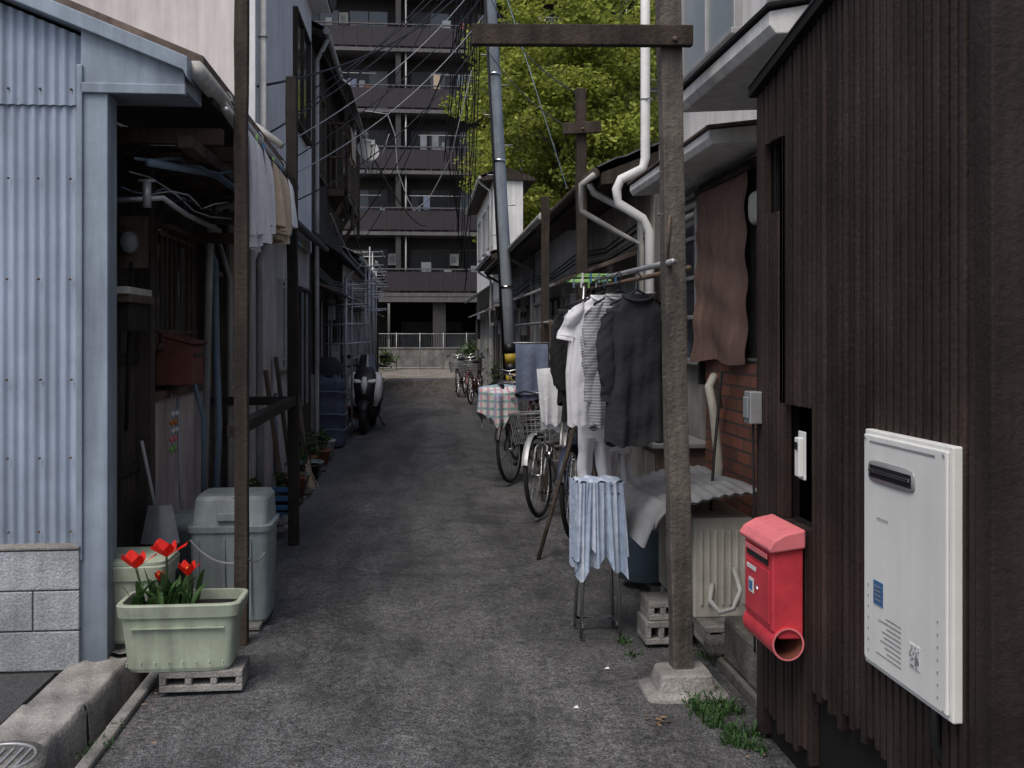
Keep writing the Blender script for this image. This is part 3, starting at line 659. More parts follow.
b.loft('top_bag',[(.92,BX,13.6,.17,.25),(.98,BX,13.6,.17,.25),(1.08,BX,13.6,.18,.24),(1.2,BX-.03,13.6,.1,.16)],F_DK,pw=3,n=20); b.done()

# ------------------------------------------------------------------ scooter
b=B('motor_scooter')
b.M=Matrix.Translation((-.845,15.3,0.005))@Matrix.Rotation(math.radians(-93),4,'Z')
for x in (.0,-1.3):
    b.tube('tyres',ring((x,0,.25),.19,24),.062,RUBB,closed=True,n=10); b.tube('rims',ring((x,0,.25),.13,20),.02,GALV,closed=True)
    for k in range(5): a=k*2*PI/5; b.tube('rims',[(x,0,.25),(x+.13*math.cos(a),0,.25+.13*math.sin(a))],.014,BLACK,n=6)
b.loft('front_fender',[(-.2,0,.42,.04,.03),(-.08,0,.47,.085,.05),(.08,0,.46,.085,.05),(.22,0,.36,.05,.035)],BLACK,axis='x')
for sy in (-.09,.09): b.tube('fork',[(0,sy,.25),(-.22,sy*.7,.72)],.022,BLACK)
for sy in (-1,1):
    b.loft('front_fairing',[(.40,-.2,sy*.14,.06,.04),(.55,-.16,sy*.18,.12,.07),(.70,-.16,sy*.20,.13,.065),(.82,-.2,sy*.21,.11,.05),(.92,-.27,sy*.17,.07,.04)],WHITE,pw=2.4)
    b.loft('headlights',[(-.10,sy*.11,.80,.07,.035),(-.05,sy*.10,.785,.06,.028),(-.03,sy*.09,.78,.03,.015)],HEAT,axis='x',pw=2.2)
b.loft('nose_panel',[(.36,-.16,0,.1,.10),(.5,-.10,0,.1,.15),(.7,-.10,0,.1,.18),(.88,-.17,0,.09,.17),(1.0,-.3,0,.06,.11)],BLACK,pw=2.6)
b.loft('nose_panel',[(.60,-.02,0,.03,.03),(.75,-.02,0,.04,.05),(.86,-.08,0,.03,.03)],WHITE,pw=2.2)
b.loft('leg_shield',[(.3,-.38,0,.05,.2),(.6,-.42,0,.05,.25),(.85,-.45,0,.05,.22)],BLACK,pw=3)
b.grid('windscreen',lambda u,v:(-.22-.22*v-.06*(2*u-1)**2,(u-.5)*(.32-.12*v),.93+.26*v),10,6,GLASS)
b.tube('handlebar',[(-.5,-.31,1.0),(-.43,-.18,1.02),(-.42,0,1.0),(-.43,.18,1.02),(-.5,.31,1.0)],.016,BLACK)
for sy in (-1,1):
    b.tube('mirrors',[(-.45,sy*.2,1.02),(-.42,sy*.24,1.14)],.007,BLACK); b.loft('mirrors',[(-.44,sy*.26,1.16,.05,.028),(-.40,sy*.26,1.16,.055,.032)],BLACK,axis='x')
    b.loft('indicators',[(-.16,sy*.25,.72,.02,.03),(-.08,sy*.22,.72,.01,.015)],ORANGE,axis='x',n=10)
b.loft('floorboard',[(-.95,0,.3,.18,.1),(-.6,0,.27,.19,.08),(-.3,0,.3,.16,.08)],BLACK,axis='x',pw=3)
b.loft('rear_body',[(-1.65,0,.72,.05,.05),(-1.45,0,.6,.16,.14),(-1.1,0,.52,.2,.2),(-.85,0,.48,.17,.18),(-.78,0,.5,.1,.12)],BLACK,axis='x',pw=2.8)
b.loft('seat',[(-1.55,0,.82,.08,.04),(-1.4,0,.82,.14,.06),(-1.1,0,.76,.16,.06),(-.8,0,.74,.11,.05)],BLACK,axis='x',pw=3)
b.tube('stand',[(-1.1,.05,.3),(-1.05,.22,.02)],.012,BLACK)
b.done()

# ------------------------------------------------------------------ bicycles
def bicycle(rx,ry,fx,fy,col,basket=True,sc=1,seed=0):
    b=B('bicycle'); a=math.atan2(fy-ry,fx-rx)
    b.M=Matrix.Translation((rx,ry,.02))@Matrix.Rotation(a,4,'Z')@Matrix.Rotation(math.radians(4),4,'X')@Matrix.Scale(sc,4)
    for x in (0,1.08):
        b.tube('tyres',ring((x,0,.335),.318,40),.018,RUBB,closed=True,n=8); b.tube('rims',ring((x,0,.335),.295,36),.010,STEEL,closed=True,n=6)
        for k in range(20):
            t=k*PI/10; sy=.025 if k%2 else -.025
            b.tube('spokes',[(x,sy,.335),(x+.293*math.cos(t),0,.335+.293*math.sin(t))],.0016,STEEL,n=4)
        b.tube('hubs',[(x,-.05,.335),(x,.05,.335)],.018,STEEL)
        def fen(u,v,x=x):
            t=math.radians(20+150*u) if x>0 else math.radians(10+175*u); return (x+.352*math.cos(t),(v-.5)*.05,.335+.352*math.sin(t)+.008*(1-(2*v-1)**2))
        b.grid('mudguards',fen,20,4,GALV if seed==1 else col)
    BB=(.44,0,.28); ST=(.30,0,.72); HD=(.90,0,.60); HU=(.86,0,.80)
    b.tube('frame',[BB,ST],.015,col); b.tube('frame',[BB,(.6,0,.33),(.78,0,.48),HD],.018,col); b.tube('frame',[(.37,0,.5),(.6,0,.52),(.88,0,.7)],.014,col)
    b.tube('frame',[HD,HU],.019,col)
    for sy in (-.05,.05):
        b.tube('frame',[BB,(0,sy,.335)],.009,col); b.tube('frame',[ST,(0,sy,.335)],.008,col); b.tube('fork',[HD,(.93,sy,.55),(1.03,sy,.42),(1.08,sy,.335)],.011,col)
    b.tube('seat_post',[ST,(.27,0,.86)],.012,STEEL)
    b.loft('saddle',[(.10,0,.88,.05,.03),(.17,0,.885,.10,.04),(.28,0,.88,.08,.035),(.38,0,.885,.03,.02),(.41,0,.885,.015,.012)],BLACK,axis='x')
    b.tube('stem',[HU,(.84,0,.99)],.012,STEEL)
    b.tube('handlebar',[(.62,-.27,.97),(.72,-.26,.99),(.83,-.15,1.02),(.85,0,.99),(.83,.15,1.02),(.72,.26,.99),(.62,.27,.97)],.011,STEEL)
    for sy in (-.27,.27): b.tube('grips',[(.62,sy,.97),(.73,sy*.96,.99)],.017,BLACK)
    if basket:
        x0,x1,w=.93,1.22,.17
        for k in range(6):
            z=.60+.05*k; q=1-.15*(1-k/5)
            b.tube('basket',[(x0,-w*q,z),(x1*q+.15*(1-q),-w*q,z),(x1*q+.15*(1-q),w*q,z),(x0,w*q,z)],.004 if k<5 else .008,GALV,closed=True,n=5)
        for k in range(9):
            yy=-w+2*w*k/8; b.tube('basket',[(1.2,yy,.85),(1.06,yy*.85,.6),(x0,yy*.85,.6),(x0,yy,.85)],.003,GALV,n=4)
        for k in range(7):
            xx=x0+.27*k/6
            for sy in (-1,1): b.tube('basket',[(xx,sy*w,.85),(xx*.9+.09,sy*w*.85,.6)],.003,GALV,n=4)
    for k in range(3): b.tube('rear_rack',[(-.18,(k-1)*.06,.72),(.24,(k-1)*.05,.72)],.006,STEEL,n=6)
    for sy in (-.06,.06): b.tube('rear_rack',[(-.1,sy,.72),(0,sy,.34)],.005,STEEL,n=6)
    b.loft('chain_case',[(.0,-.06,.335,.012,.04),(.2,-.06,.31,.014,.055),(.44,-.06,.29,.014,.1),(.54,-.06,.29,.01,.06)],col,axis='x')
    b.tube('crank',[(.44,-.09,.28),(.44,-.09,.12)],.01,STEEL); b.box('pedals',.39,.49,-.19,-.1,.10,.125,BLACK)
    b.tube('crank',[(.44,.07,.28),(.44,.07,.44)],.01,STEEL); b.box('pedals',.39,.49,.08,.17,.44,.46,BLACK)
    b.tube('stand',[(0,.07,.33),(-.05,.16,.0)],.009,STEEL); b.loft('lamp',[(1.0,.1,.5,.02,.02),(1.07,.1,.5,.035,.035)],STEEL,axis='x',n=12)
    b.done()
NAVY=mat('navy_enamel',(.03,.04,.07),.35,.1); MAROON=mat('maroon_enamel',(.09,.02,.02),.35,.1); SILV=mat('silver_enamel',(.35,.35,.36),.35,.1,metal=.4)
bicycle(1.42,9.05,.97,8.05,SILV,seed=1)
bicycle(1.52,8.15,1.10,7.1,NAVY,basket=False,seed=2)
bicycle(1.38,10.95,.90,9.95,BLACK,seed=4)
bicycle(1.12,24.9,.92,23.8,BLACK,seed=4)
bicycle(1.45,25.9,1.25,24.8,BLACK,seed=3)
bicycle(1.35,22.4,1.1,21.4,MAROON,seed=3)
bicycle(1.5,12.8,1.15,11.8,MAROON,seed=6)
bicycle(1.5,14.3,1.2,13.2,NAVY,seed=5)
b=B('plaid_cover')
def cov(u,v):
    a=2*PI*u; r=.05+.15*min(1,v*2)**.8; z=.98-.05*v if v<.5 else .955-.30*(v-.5)*2*(1+.3*math.sin(a*3)+.12*math.sin(a*7))
    k=1+(.14*math.sin(a*6)+.08*math.sin(a*11+2))*v
    return (.80+r*k*math.cos(a),10.05+1.25*r*k*math.sin(a),z+.025*math.sin(a*2+v*4))
b.grid('cloth',cov,72,18,F_PK,wrap=True); b.done()

# ------------------------------------------------------------------ right: slatted dark wall
b=B('slatted_timber_wall')
Y0,Y1,Z1=2.14,3.64,2.40
def zt(y): return Z1+.19*(Y1-y)
op=[(3.42,3.58,1.94,2.2),(3.17,3.43,.86,1.26)]
def hits(y,w): 
    return [(o[2],o[3]) for o in op if y+w>o[0] and y<o[1]]
ys=sorted({Y0,Y1,3.17,3.42,3.43,3.58})
for ya,yb in zip(ys[:-1],ys[1:]):
    if yb-ya<.005: continue
    segs=[(0.0,Z1)]
    for (c,d) in hits(ya+.001,yb-ya-.002):
        ns=[]
        for (a0,a1) in segs: ns+= [(a0,c),(d,a1)]
        segs=ns
    for (a0,a1) in segs: b.box('backing',1.305,1.335,ya,yb,a0,a1,SLATD)
b.prism('backing',[(Y0,Z1+.001),(Y1,Z1+.001),(Y0,zt(Y0))],'x',1.305,1.335,SLATD)
pitch=.0405; k=0; y=Y0+.045
while y<Y1-.02:
    zb=.30+.05*R.random()+(.03 if k%2 else 0)
    if y>3.15: zb=.08+.05*R.random()
    if y+.03>3.60: zb=.02
    segs=[(zb,zt(y))]
    for (c,d) in hits(y,.027):
        ns=[]
        for (a0,a1) in segs: ns+=[(a0,c),(d,a1)]
        segs=ns
    xo=R.uniform(-.002,.002); yo=R.uniform(-.0015,.0015)
    for (a0,a1) in segs: b.box('slats',1.265+xo,1.298,y+yo,y+yo+.025,a0,a1,SLAT)
    y+=pitch; k+=1
b.box('corner_board',1.262,1.34,Y0-.03,Y0+.035,.0,zt(Y0),SLAT)
b.box('base_board',1.299,1.304,Y0,Y1,.0,.4,SLATD)
b.box('end_board',1.262,1.34,Y1-.012,Y1+.025,.0,Z1,SLAT)
b.prism('cap',[(Y0-.05,zt(Y0-.05)+.002),(Y1+.04,zt(Y1+.04)+.002),(Y1+.04,zt(Y1+.04)+.035),(Y0-.05,zt(Y0-.05)+.035)],'x',1.235,1.42,SLATD)
b.prism('cap',[(Y0-.05,zt(Y0-.05)+.037),(Y1+.04,zt(Y1+.04)+.037),(Y1+.04,zt(Y1+.04)+.044),(Y0-.05,zt(Y0-.05)+.044)],'x',1.23,1.42,TILE)
for i in range(34):
    b.box('front_slats',1.345+i*.052,1.345+i*.052+.044,Y0-.012-.004*(i%2),Y0+.012,.0,zt(Y0),SLAT)
b.box('front_backing',1.342,3.2,Y0+.013,Y0+.03,0,Z1,SLATD)
b.box('recess',1.5,1.52,3.1,3.62,.5,2.3,SLATD)
b.box('roof',1.40,3.2,Y0-.04,Y1,Z1-.03,Z1,SLATD)
b.box('side_wall',1.341,3.2,Y1-.011,Y1+.015,0,Z1-.035,SLATD)
b.done(.002)

b=B('wall_water_heater')
b.box('case',1.242,1.268,2.235,2.70,.588,1.238,HEAT)
b.box('front_panel',1.233,1.2415,2.248,2.688,.602,1.226,HEAT)
b.loft('exhaust_surround',[(1.229,2.525,1.130,.128,.030),(1.2325,2.525,1.130,.131,.033)],ALU,axis='x',pw=5,n=32)
b.box('exhaust_slot',1.2265,1.2285,2.41,2.64,1.113,1.147,BLACK)
b.box('exhaust_bar',1.222,1.226,2.412,2.638,1.128,1.137,STEEL)
b.box('vents',1.2315,1.2325,2.30,2.65,1.205,1.211,INK)
b.box('sticker',1.2305,1.2325,2.57,2.625,.77,.835,BLUEP)
for k in range(4): b.box('sticker_text',1.2295,1.2302,2.58,2.615,.782+k*.012,.787+k*.012,CURT)
for k in range(9): b.box('label_lines',1.2315,1.2325,2.47,2.50+.12*R.uniform(.4,1),.64+k*.013,.643+k*.013,INK)
b.box('qr_label',1.2305,1.2325,2.37,2.425,.665,.725,WHITE)
rr=random.Random(2)
for i in range(9):
    for j in range(9):
        if rr.random()<.5: b.box('qr_code',1.2295,1.2302,2.373+i*.0055,2.378+i*.0055,.668+j*.006,.673+j*.006,INK)
for i in range(6): b.box('maker_mark',1.2315,1.2325,2.545+i*.011,2.550+i*.011,1.0,1.008,INK)
for k in range(7): b.box('bottom_vents',1.2305,1.2325,2.285,2.289,.63+k*.03,.637+k*.03,INK)
for k in range(7): b.box('bottom_vents',1.2305,1.2325,2.655,2.659,.63+k*.03,.637+k*.03,INK)
for (yy,zz) in ((2.26,.61),(2.26,1.215),(2.675,.61),(2.675,1.215)): b.tube('screws',[(1.230,yy,zz),(1.234,yy,zz)],.005,GALV,n=8)
b.tube('pipes',[(1.255,2.34,.588),(1.255,2.34,.5),(1.3,2.34,.42)],.012,BLACK)
b.done(.004)

b=B('red_mail_box')
pf=[(1.255,.50),(1.175,.50),(1.15,.53),(1.15,.785),(1.255,.80)]
b.prism('body',pf,'y',3.185,3.465,RED)
b.prism('lid',[(1.258,.80),(1.14,.785),(1.132,.80),(1.15,.826),(1.19,.848),(1.258,.862)],'y',3.172,3.478,REDL)
b.box('slot',1.1445,1.1495,3.22,3.43,.735,.757,BLACK); b.box('flap',1.1405,1.1445,3.215,3.435,.757,.775,REDL)
b.box('panel',1.145,1.1495,3.205,3.445,.545,.72,RED)
b.box('label',1.142,1.1445,3.33,3.42,.69,.705,WHITE); b.box('label',1.142,1.1445,3.35,3.40,.61,.66,WHITE); b.box('label_text',1.140,1.1418,3.36,3.39,.62,.65,BLUEP)
b.tube('lock',[(1.138,3.32,.64),(1.15,3.32,.64)],.009,STEEL)
def tb(r): return lambda u,v:(1.20+r*math.cos(2*PI*u),3.175+.30*v,.487+r*math.sin(2*PI*u))
b.grid('paper_tube',tb(.054),28,2,RED,wrap=True); b.grid('paper_tube',tb(.048),28,2,REDB,wrap=True)
b.grid('paper_tube',lambda u,v:(1.20+(.048+.006*v)*math.cos(2*PI*u),3.175,.487+(.048+.006*v)*math.sin(2*PI*u)),28,1,REDL,wrap=True)
b.loft('paper_tube_end',[(3.46,1.20,.487,.05,.05),(3.475,1.20,.487,.05,.05)],REDB,axis='y')
b.box('bracket',1.25,1.272,3.27,3.38,.55,.8,BLACK)
b.done(.006)
b=B('intercom'); b.box('plate',1.262,1.268,3.19,3.25,1.02,1.18,WHITE); b.box('body',1.245,1.262,3.2,3.24,1.03,1.16,HEAT); b.box('lens',1.241,1.2445,3.208,3.232,1.12,1.145,BLACK); b.done(.004)
b=B('meter_box'); b.box('case',1.215,1.262,3.60,3.67,1.17,1.29,GALV); b.box('face',1.207,1.2145,3.61,3.66,1.19,1.27,GLASSF); b.tube('cable',[(1.24,3.64,1.17),(1.25,3.66,.9),(1.26,3.68,.3)],.006,CABLE,n=5); b.done(.004)

# ------------------------------------------------------------------ right: plaster house
b=B('plaster_house')
b.box('lower_wall',1.76,6,3.70,7.4,0,2.55,GREYP)
b.box('upper_wall',1.78,6,2.0,7.35,2.552,6.0,WHITEP)
b.box('brick_panel',1.70,1.758,4.2,5.85,.0,1.36,BRICK)
b.box('brick_cap',1.69,1.758,4.2,5.85,1.362,1.38,CONCD)
b.box('screen_frame',1.69,1.75,4.75,5.98,2.36,2.41,WOODK); b.box('screen_frame',1.69,1.75,5.93,5.98,1.2,2.36,WOODK)
window(b,1,1.76,6.1,6.75,1.35,2.3,ALU,GLASS,mull=0,bars=0)
for z in (1.6,1.85,2.1): b.box('window_bars',1.715,1.73,6.12,6.73,z,z+.025,ALU)
b.box('door',1.72,1.758,6.85,7.3,.05,2.0,WOODB)
b.prism('canopy',[(1.78,2.60),(1.26,2.57),(1.235,2.60),(1.235,2.65),(1.78,2.76)],'y',3.45,4.72,WHITEP)
b.prism('canopy_top',[(1.78,2.765),(1.22,2.655),(1.22,2.675),(1.78,2.79)],'y',3.43,4.74,SLATD)
b.prism('awning',[(1.775,2.46),(1.42,2.43),(1.40,2.46),(1.40,2.50),(1.775,2.545)],'y',4.76,6.6,WHITEP)
b.prism('awning_top',[(1.775,2.55),(1.385,2.505),(1.385,2.52),(1.775,2.57)],'y',4.74,6.62,TIN)
window(b,1,1.78,5.4,6.6,3.2,4.2,ALU,GLASSF,part='upper_window')
b.loft('round_meter',[(4.88,1.72,2.15,.035,.07),(4.92,1.72,2.15,.045,.085),(5.0,1.72,2.15,.045,.085)],CREAM,axis='y',pw=3)
b.tube('ceiling_conduit',[(1.74,3.8,2.50),(1.74,5.6,2.40),(1.74,7.2,2.38)],.014,PVC,n=6)
b.done(.005)
b=B('hanging_screen')
def scr(u,v):
    return (1.675+.02*math.sin(u*9+v*2)*v-.02*v+.008*math.sin(v*25+u*5),5.02+.9*u+.01*math.sin(v*7),2.35-1.0*v*(1+.012*math.sin(u*8)))
b.grid('cloth',scr,40,30,F_BR); b.box('rod',1.66,1.69,4.95,5.95,2.345,2.37,WOODK)
b.done()
b=B('white_downpipe')
b.tube('pipe',[(1.62,7.1,6.0),(1.62,7.1,2.78),(1.60,7.1,2.70),(1.44,7.1,2.62),(1.41,7.1,2.55),(1.42,7.1,2.45),(1.60,7.1,2.34),(1.65,7.1,2.25),(1.66,7.1,.05)],.034,WHITE,n=12)
b.tube('branch',[(1.3,7.4,2.70),(1.22,7.5,2.64),(1.22,7.55,2.45),(1.5,7.6,2.3),(1.70,7.6,2.2),(1.70,7.6,.1)],.024,PVC)
b.tube('thin_pipe',[(1.72,6.8,6.0),(1.72,6.8,2.6)],.016,PVC)
for z in (4,3.2,1.8,1.0): b.tube('clips',ring((1.63 if z>2.5 else 1.655,7.1,z),.042,14,'z'),.006,GALV,closed=True,n=5)
b.done()
b=B('conduit')
b.tube('pipe',[(1.74,3.72,4.4),(1.73,4.5,3.4),(1.74,4.9,3.1),(1.75,5.1,2.8)],.028,PVC); b.tube('pipe',[(1.76,4.2,5),(1.74,4.3,3.4),(1.74,4.35,2.85)],.02,PVC)
b.tube('pipe',[(1.74,3.2,3.7),(1.74,3.9,3.2),(1.74,4.4,3.3),(1.74,4.9,2.9)],.01,CABLE); b.done()

b=B('air_conditioner_unit')
b.box('case',1.31,1.60,4.70,5.42,.14,.62,CREAM)
for k in range(7): b.box('side_ribs',1.34+k*.035,1.355+k*.035,4.692,4.702,.2,.56,CREAM)
b.tube('fan_ring',ring((1.30,5.0,.38),.2,28,'x'),.01,CREAM,closed=True)
for k in range(5): b.tube('fan_guard',ring((1.302,5.0,.38),.04+.035*k,20,'x'),.003,INK,closed=True,n=4)
b.box('feet',1.3,1.6,4.75,4.8,.1,.14,GALV); b.box('feet',1.3,1.6,5.3,5.35,.1,.14,GALV); b.done(.008)
b=B('metal_cover_sheet')
def sh(u,v):
    x=1.10+.52*u; y=4.6+1.0*v
    return (x,y,.655+.10*math.sin(u*PI*.55)+.004*math.sin(x*120)-.05*max(0,.08-u)/.08+.01*math.sin(v*6))
b.grid('sheet',sh,90,10,GALV,smooth=True)
b.grid('sheet_under',lambda u,v:(sh(u,v)[0],sh(u,v)[1],sh(u,v)[2]-.008),40,6,GALV)
b.prism('flap',[(1.095,.63),(1.08,.60),(1.04,.50),(1.05,.50),(1.10,.62)],'y',4.62,5.58,GALV); b.done()
b=B('refrigerant_hose')
b.tube('hose',[(1.66,5.45,1.1),(1.63,5.4,1.2),(1.60,5.35,1.27),(1.56,5.3,1.22),(1.57,5.25,1.1),(1.60,5.25,.8),(1.58,5.25,.6)],.024,CREAM,n=10)
b.tube('hose',[(1.40,4.70,.3),(1.37,4.64,.24),(1.40,4.58,.2),(1.46,4.56,.22),(1.5,4.58,.3),(1.5,4.68,.38)],.012,PVC,n=10)
b.tube('cable',[(1.6,5.2,1.3),(1.5,5.0,.9),(1.45,4.9,.62)],.008,CABLE); b.done()
cmu_block('concrete_block',1.08,1.30,4.72,4.92,.012,.12); cmu_block('concrete_block',1.10,1.30,4.74,4.94,.122,.21); cmu_block('concrete_block',1.32,1.6,4.55,4.75,.045,.14)
b=B('stone_trough'); b.box('block',1.36,1.72,3.9,4.4,.04,.24,CONCD); b.box('block',1.3,1.5,4.42,4.52,.04,.12,CONCD); b.done(.02)
b=B('washing_tub'); b.loft('tub',[(.05,1.35,5.9,.16,.16),(.35,1.35,5.9,.2,.2),(.37,1.35,5.9,.215,.215),(.37,1.35,5.9,.19,.19),(.1,1.35,5.9,.15,.15)],PVCB,cap1=True); b.done()
b=B('storage_cabinet'); b.box('body',1.42,1.74,5.9,6.6,.05,.82,TIN); b.box('top',1.38,1.75,5.86,6.64,.82,.85,GALV); b.box('door',1.41,1.42,5.95,6.23,.1,.78,CREAM); b.box('door',1.41,1.42,6.27,6.55,.1,.78,CREAM); b.done(.005)

def foot(b):
    b.loft('footing',[(.0,1.10,4.12,.175,.14),(.016,1.10,4.12,.17,.135),(.026,1.10,4.12,.14,.11),(.03,1.10,4.12,.125,.10),(.09,1.10,4.12,.108,.09),(.10,1.10,4.12,.1,.08)],CONC,pw=9,n=32,smooth=False)
wood_pole('laundry_pole',1.10,4.15,3.5,.088,-.065,WOOD,cross=[(.21,1.13,2.725,.085,0)],footing=foot,base=.08)
wood_pole('laundry_pole',1.29,7.85,3.45,.08,-.02,WOODB,cross=[(1.12,1.42,3.12,.09,0)])
wood_pole('laundry_pole',1.13,9.0,2.75,.07,.0,WOODB)
b=B('laundry_bar'); b.tube('bar',[(1.03,4.0,1.80),(1.22,7.9,1.90)],.013,GALV); b.tube('bar',[(1.12,4.1,1.78),(1.32,7.9,1.86)],.013,WOODM); b.tube('hook',[(1.04,4.1,2.0),(1.03,4.1,1.82)],.005,TIN); b.done()
b=B('laundry_bar'); b.tube('bar',[(1.2,7.7,1.62),(1.02,10.6,1.60)],.014,GALV); b.done()
b=B('support_prop'); b.tube('pole',[(.78,6.6,.0),(1.10,6.9,.95)],.014,WOODB); b.tube('pole',[(1.30,6.5,.0),(1.10,6.9,.95)],.014,WOODB); b.tube('pole',[(1.10,6.9,.93),(1.14,6.9,1.84)],.012,STEEL); b.done()

def shirt(name,x,y,z,yaw,hw,length,sleeve,m,seed=0,short=False):
    b=B(name); b.M=Matrix.Translation((x,y,z))@Matrix.Rotation(math.radians(yaw),4,'Z')
    n=64
    def body(u,v):
        a=2*PI*u; d=v*length
        if v<.02: w=.07
        elif v<.09: w=.07+(hw-.07)*((v-.02)/.07)**.7
        else: w=hw*(1-.05*math.sin(min(1,(v-.09)/.5)*PI)+.04*v)
        dep=(.02+.035*min(1,v*3))
        fold=v*(.016*math.sin(a*5+seed)+.010*math.sin(a*9+seed*3)+.006*math.sin(a*17+seed+v*6))+.004*math.sin(v*22+a*3+seed)
        X=w*math.cos(a)*(1+.03*math.sin(7*v+seed)); Yy=(dep+fold)*math.sin(a)+.012*math.sin(X*30+seed)*v
        Z=-d-(.012*math.sin(a*3+seed)+.006*math.sin(a*8+seed))*v
        if v<.1: Z=-d - .035*abs(math.cos(a))*(v/.09)
        return (X,Yy,Z)
    b.grid('body',body,n,40,m,wrap=True)
    for sg in (-1,1):
        sl=sleeve
        def slv(u,v,sg=sg):
            a=2*PI*u; out=.012+.035*math.sin(min(1,v*1.4)*PI*.5)+.012*math.sin(v*5+seed+sg)
            cx=sg*(hw-.045+out); cz=-.07-sl*v-(.01*math.cos(a) if v>.9 else 0)
            rx=(.056-.018*v) if not short else .052; ry=.034-.008*v
            k=1+(.07 if not short else .02)*math.sin(v*19+seed*2+2.5*math.sin(a))+.05*math.sin(v*43+a*2+seed)*(not short)
            return (cx+rx*k*math.cos(a),ry*k*math.sin(a)+.012*math.sin(v*6+seed),cz+.05*(-math.cos(a)*sg)*(1-v)*.9)
        b.grid('sleeves',slv,20,34,m,wrap=True)
    b.tube('collar',[(.075*math.cos(t),.03*math.sin(t)-.004,-.005-.03*(1 if math.sin(t)<0 else .2)*abs(math.sin(t))) for t in [2*PI*i/24 for i in range(24)]],.008,m,closed=True,n=6)
    b.tube('hanger',[(-hw*.9,0,-.055),(0,0,.02),(hw*.9,0,-.055)],.006,BLACK); b.tube('hanger',[(0,0,.02),(0,0,.06),(.02,0,.085),(0,0,.11),(-.018,0,.095)],.0035,BLACK,n=6)
    b.done()
shirt('dark_long_sleeve_shirt',1.055,4.80,1.70,8,.155,.73,.46,F_DK,1)
shirt('striped_shirt',1.01,5.02,1.71,18,.16,.66,.48,F_GR,2)
shirt('grey_shirt',1.04,5.22,1.71,12,.15,.70,.45,F_GR,7)
shirt('white_shirt',1.01,5.45,1.72,12,.19,.70,.16,F_WH,3,short=True)
shirt('white_shirt',1.05,5.8,1.72,10,.2,.74,.18,F_WH,4,short=True)
shirt('black_shirt',1.09,6.15,1.73,10,.22,.76,.5,F_BK,5)
shirt('navy_shirt',1.12,6.5,1.73,4,.22,.68,.5,F_BK,6)
shirt('dark_shirt',1.16,6.95,1.74,6,.2,.6,.5,F_DK,8)
def trousers(name,x,y,z,yaw,w,length,m,seed):
    b=B(name); b.M=Matrix.Translation((x,y,z))@Matrix.Rotation(math.radians(yaw),4,'Z')
    b.grid('waist',lambda u,v:(w*math.cos(2*PI*u),(.03+.008*math.sin(14*u+seed))*math.sin(2*PI*u),-.22*v),30,6,m,wrap=True)
    for sg in (-1,1):
        b.grid('legs',lambda u,v,sg=sg:(sg*(w*.5+.01*v)+(w*.5-.015*v)*math.cos(2*PI*u)*(1+.08*math.sin(v*15+seed)),(.034+.01*math.sin(6*PI*u+seed))*math.sin(2*PI*u)+.015*math.sin(v*5+sg),-.2-(length-.2)*v),20,20,m,wrap=True)
    b.done()
trousers('white_trousers',.985,5.6,1.12,12,.10,.55,F_WH,1)
trousers('white_trousers',1.2,6.0,1.0,10,.09,.5,F_WH,2)
b=B('hanging_towel'); cloth(b,'cloth',(.82,7.0,1.26),(1.02,6.95,1.28),.44,F_WH,2,.02,3,taper=.35); b.done()
b=B('hanging_towel'); cloth(b,'cloth',(.98,7.6,1.62),(1.12,7.9,1.6),.35,F_BE,2,.02,1); b.done()
b=B('slate_blue_sheet'); cloth(b,'cloth',(.84,8.8,1.42),(1.13,8.85,1.42),.50,F_SL,2,.012,1,hem=.01); b.tube('rod',[(.82,8.8,1.43),(1.16,8.85,1.43)],.008,GALV); b.done()
b=B('clothes_peg_hanger')
for (x,y) in ((1.08,6.0),(1.12,6.6)):
    b.tube('frame',[(x-.13,y-.1,1.86),(x+.13,y-.1,1.86),(x+.13,y+.1,1.86),(x-.13,y+.1,1.86)],.006,GREENC,closed=True,n=6)
    for k in range(5): b.box('pegs',x-.12+k*.05,x-.11+k*.05,y-.106,y-.096,1.81,1.87,R.choice([PVCB,BLUEP,WHITE,GREENC]))
b.done()
b=B('steel_stand')
cx,cy=.885,4.95
for (dx,dy) in ((-.09,-.09),(.09,-.09),(-.09,.09),(.09,.09)): b.tube('legs',[(cx+dx*1.1,cy+dy*1.1,.012),(cx+dx*.75,cy+dy*.75,.76)],.009,STEEL)
for z in (.06,.72): b.tube('ring',[(cx-.095,cy-.095,z),(cx+.095,cy-.095,z),(cx+.095,cy+.095,z),(cx-.095,cy+.095,z)],.007,STEEL,closed=True)
b.done()
b=B('pale_blue_trousers')
def drp(off,dr,sd,wd):
    def f(u,v):
        x=cx+(u-.5)*(wd+.05*v); fr=.02*math.sin(u*22+sd)*v+.01*math.sin(u*41+sd)
        return (x,cy-.10-off*v+fr*1.5,.775-dr*v*(1+.10*math.sin(u*7+sd)+.04*math.sin(u*19)))
    return f
b.grid('front',drp(.03,.42,1,.20),44,20,F_BL); b.grid('front_layer',drp(.01,.36,2.6,.22),40,18,F_BL)
b.grid('top',lambda u,v:(cx+(u-.5)*.22,cy-.10+.2*v,.775+.01*math.sin(u*15+v*9)),24,10,F_BL)
b.grid('side',lambda u,v:(cx+.115+.012*math.sin(u*14),cy-.1+.2*u,.775-.38*v*(1+.08*math.sin(u*9))),20,14,F_BL)
b.grid('side',lambda u,v:(cx-.115-.012*math.sin(u*14),cy-.1+.2*u,.775-.42*v*(1+.08*math.sin(u*9))),20,14,F_BL)
b.done()

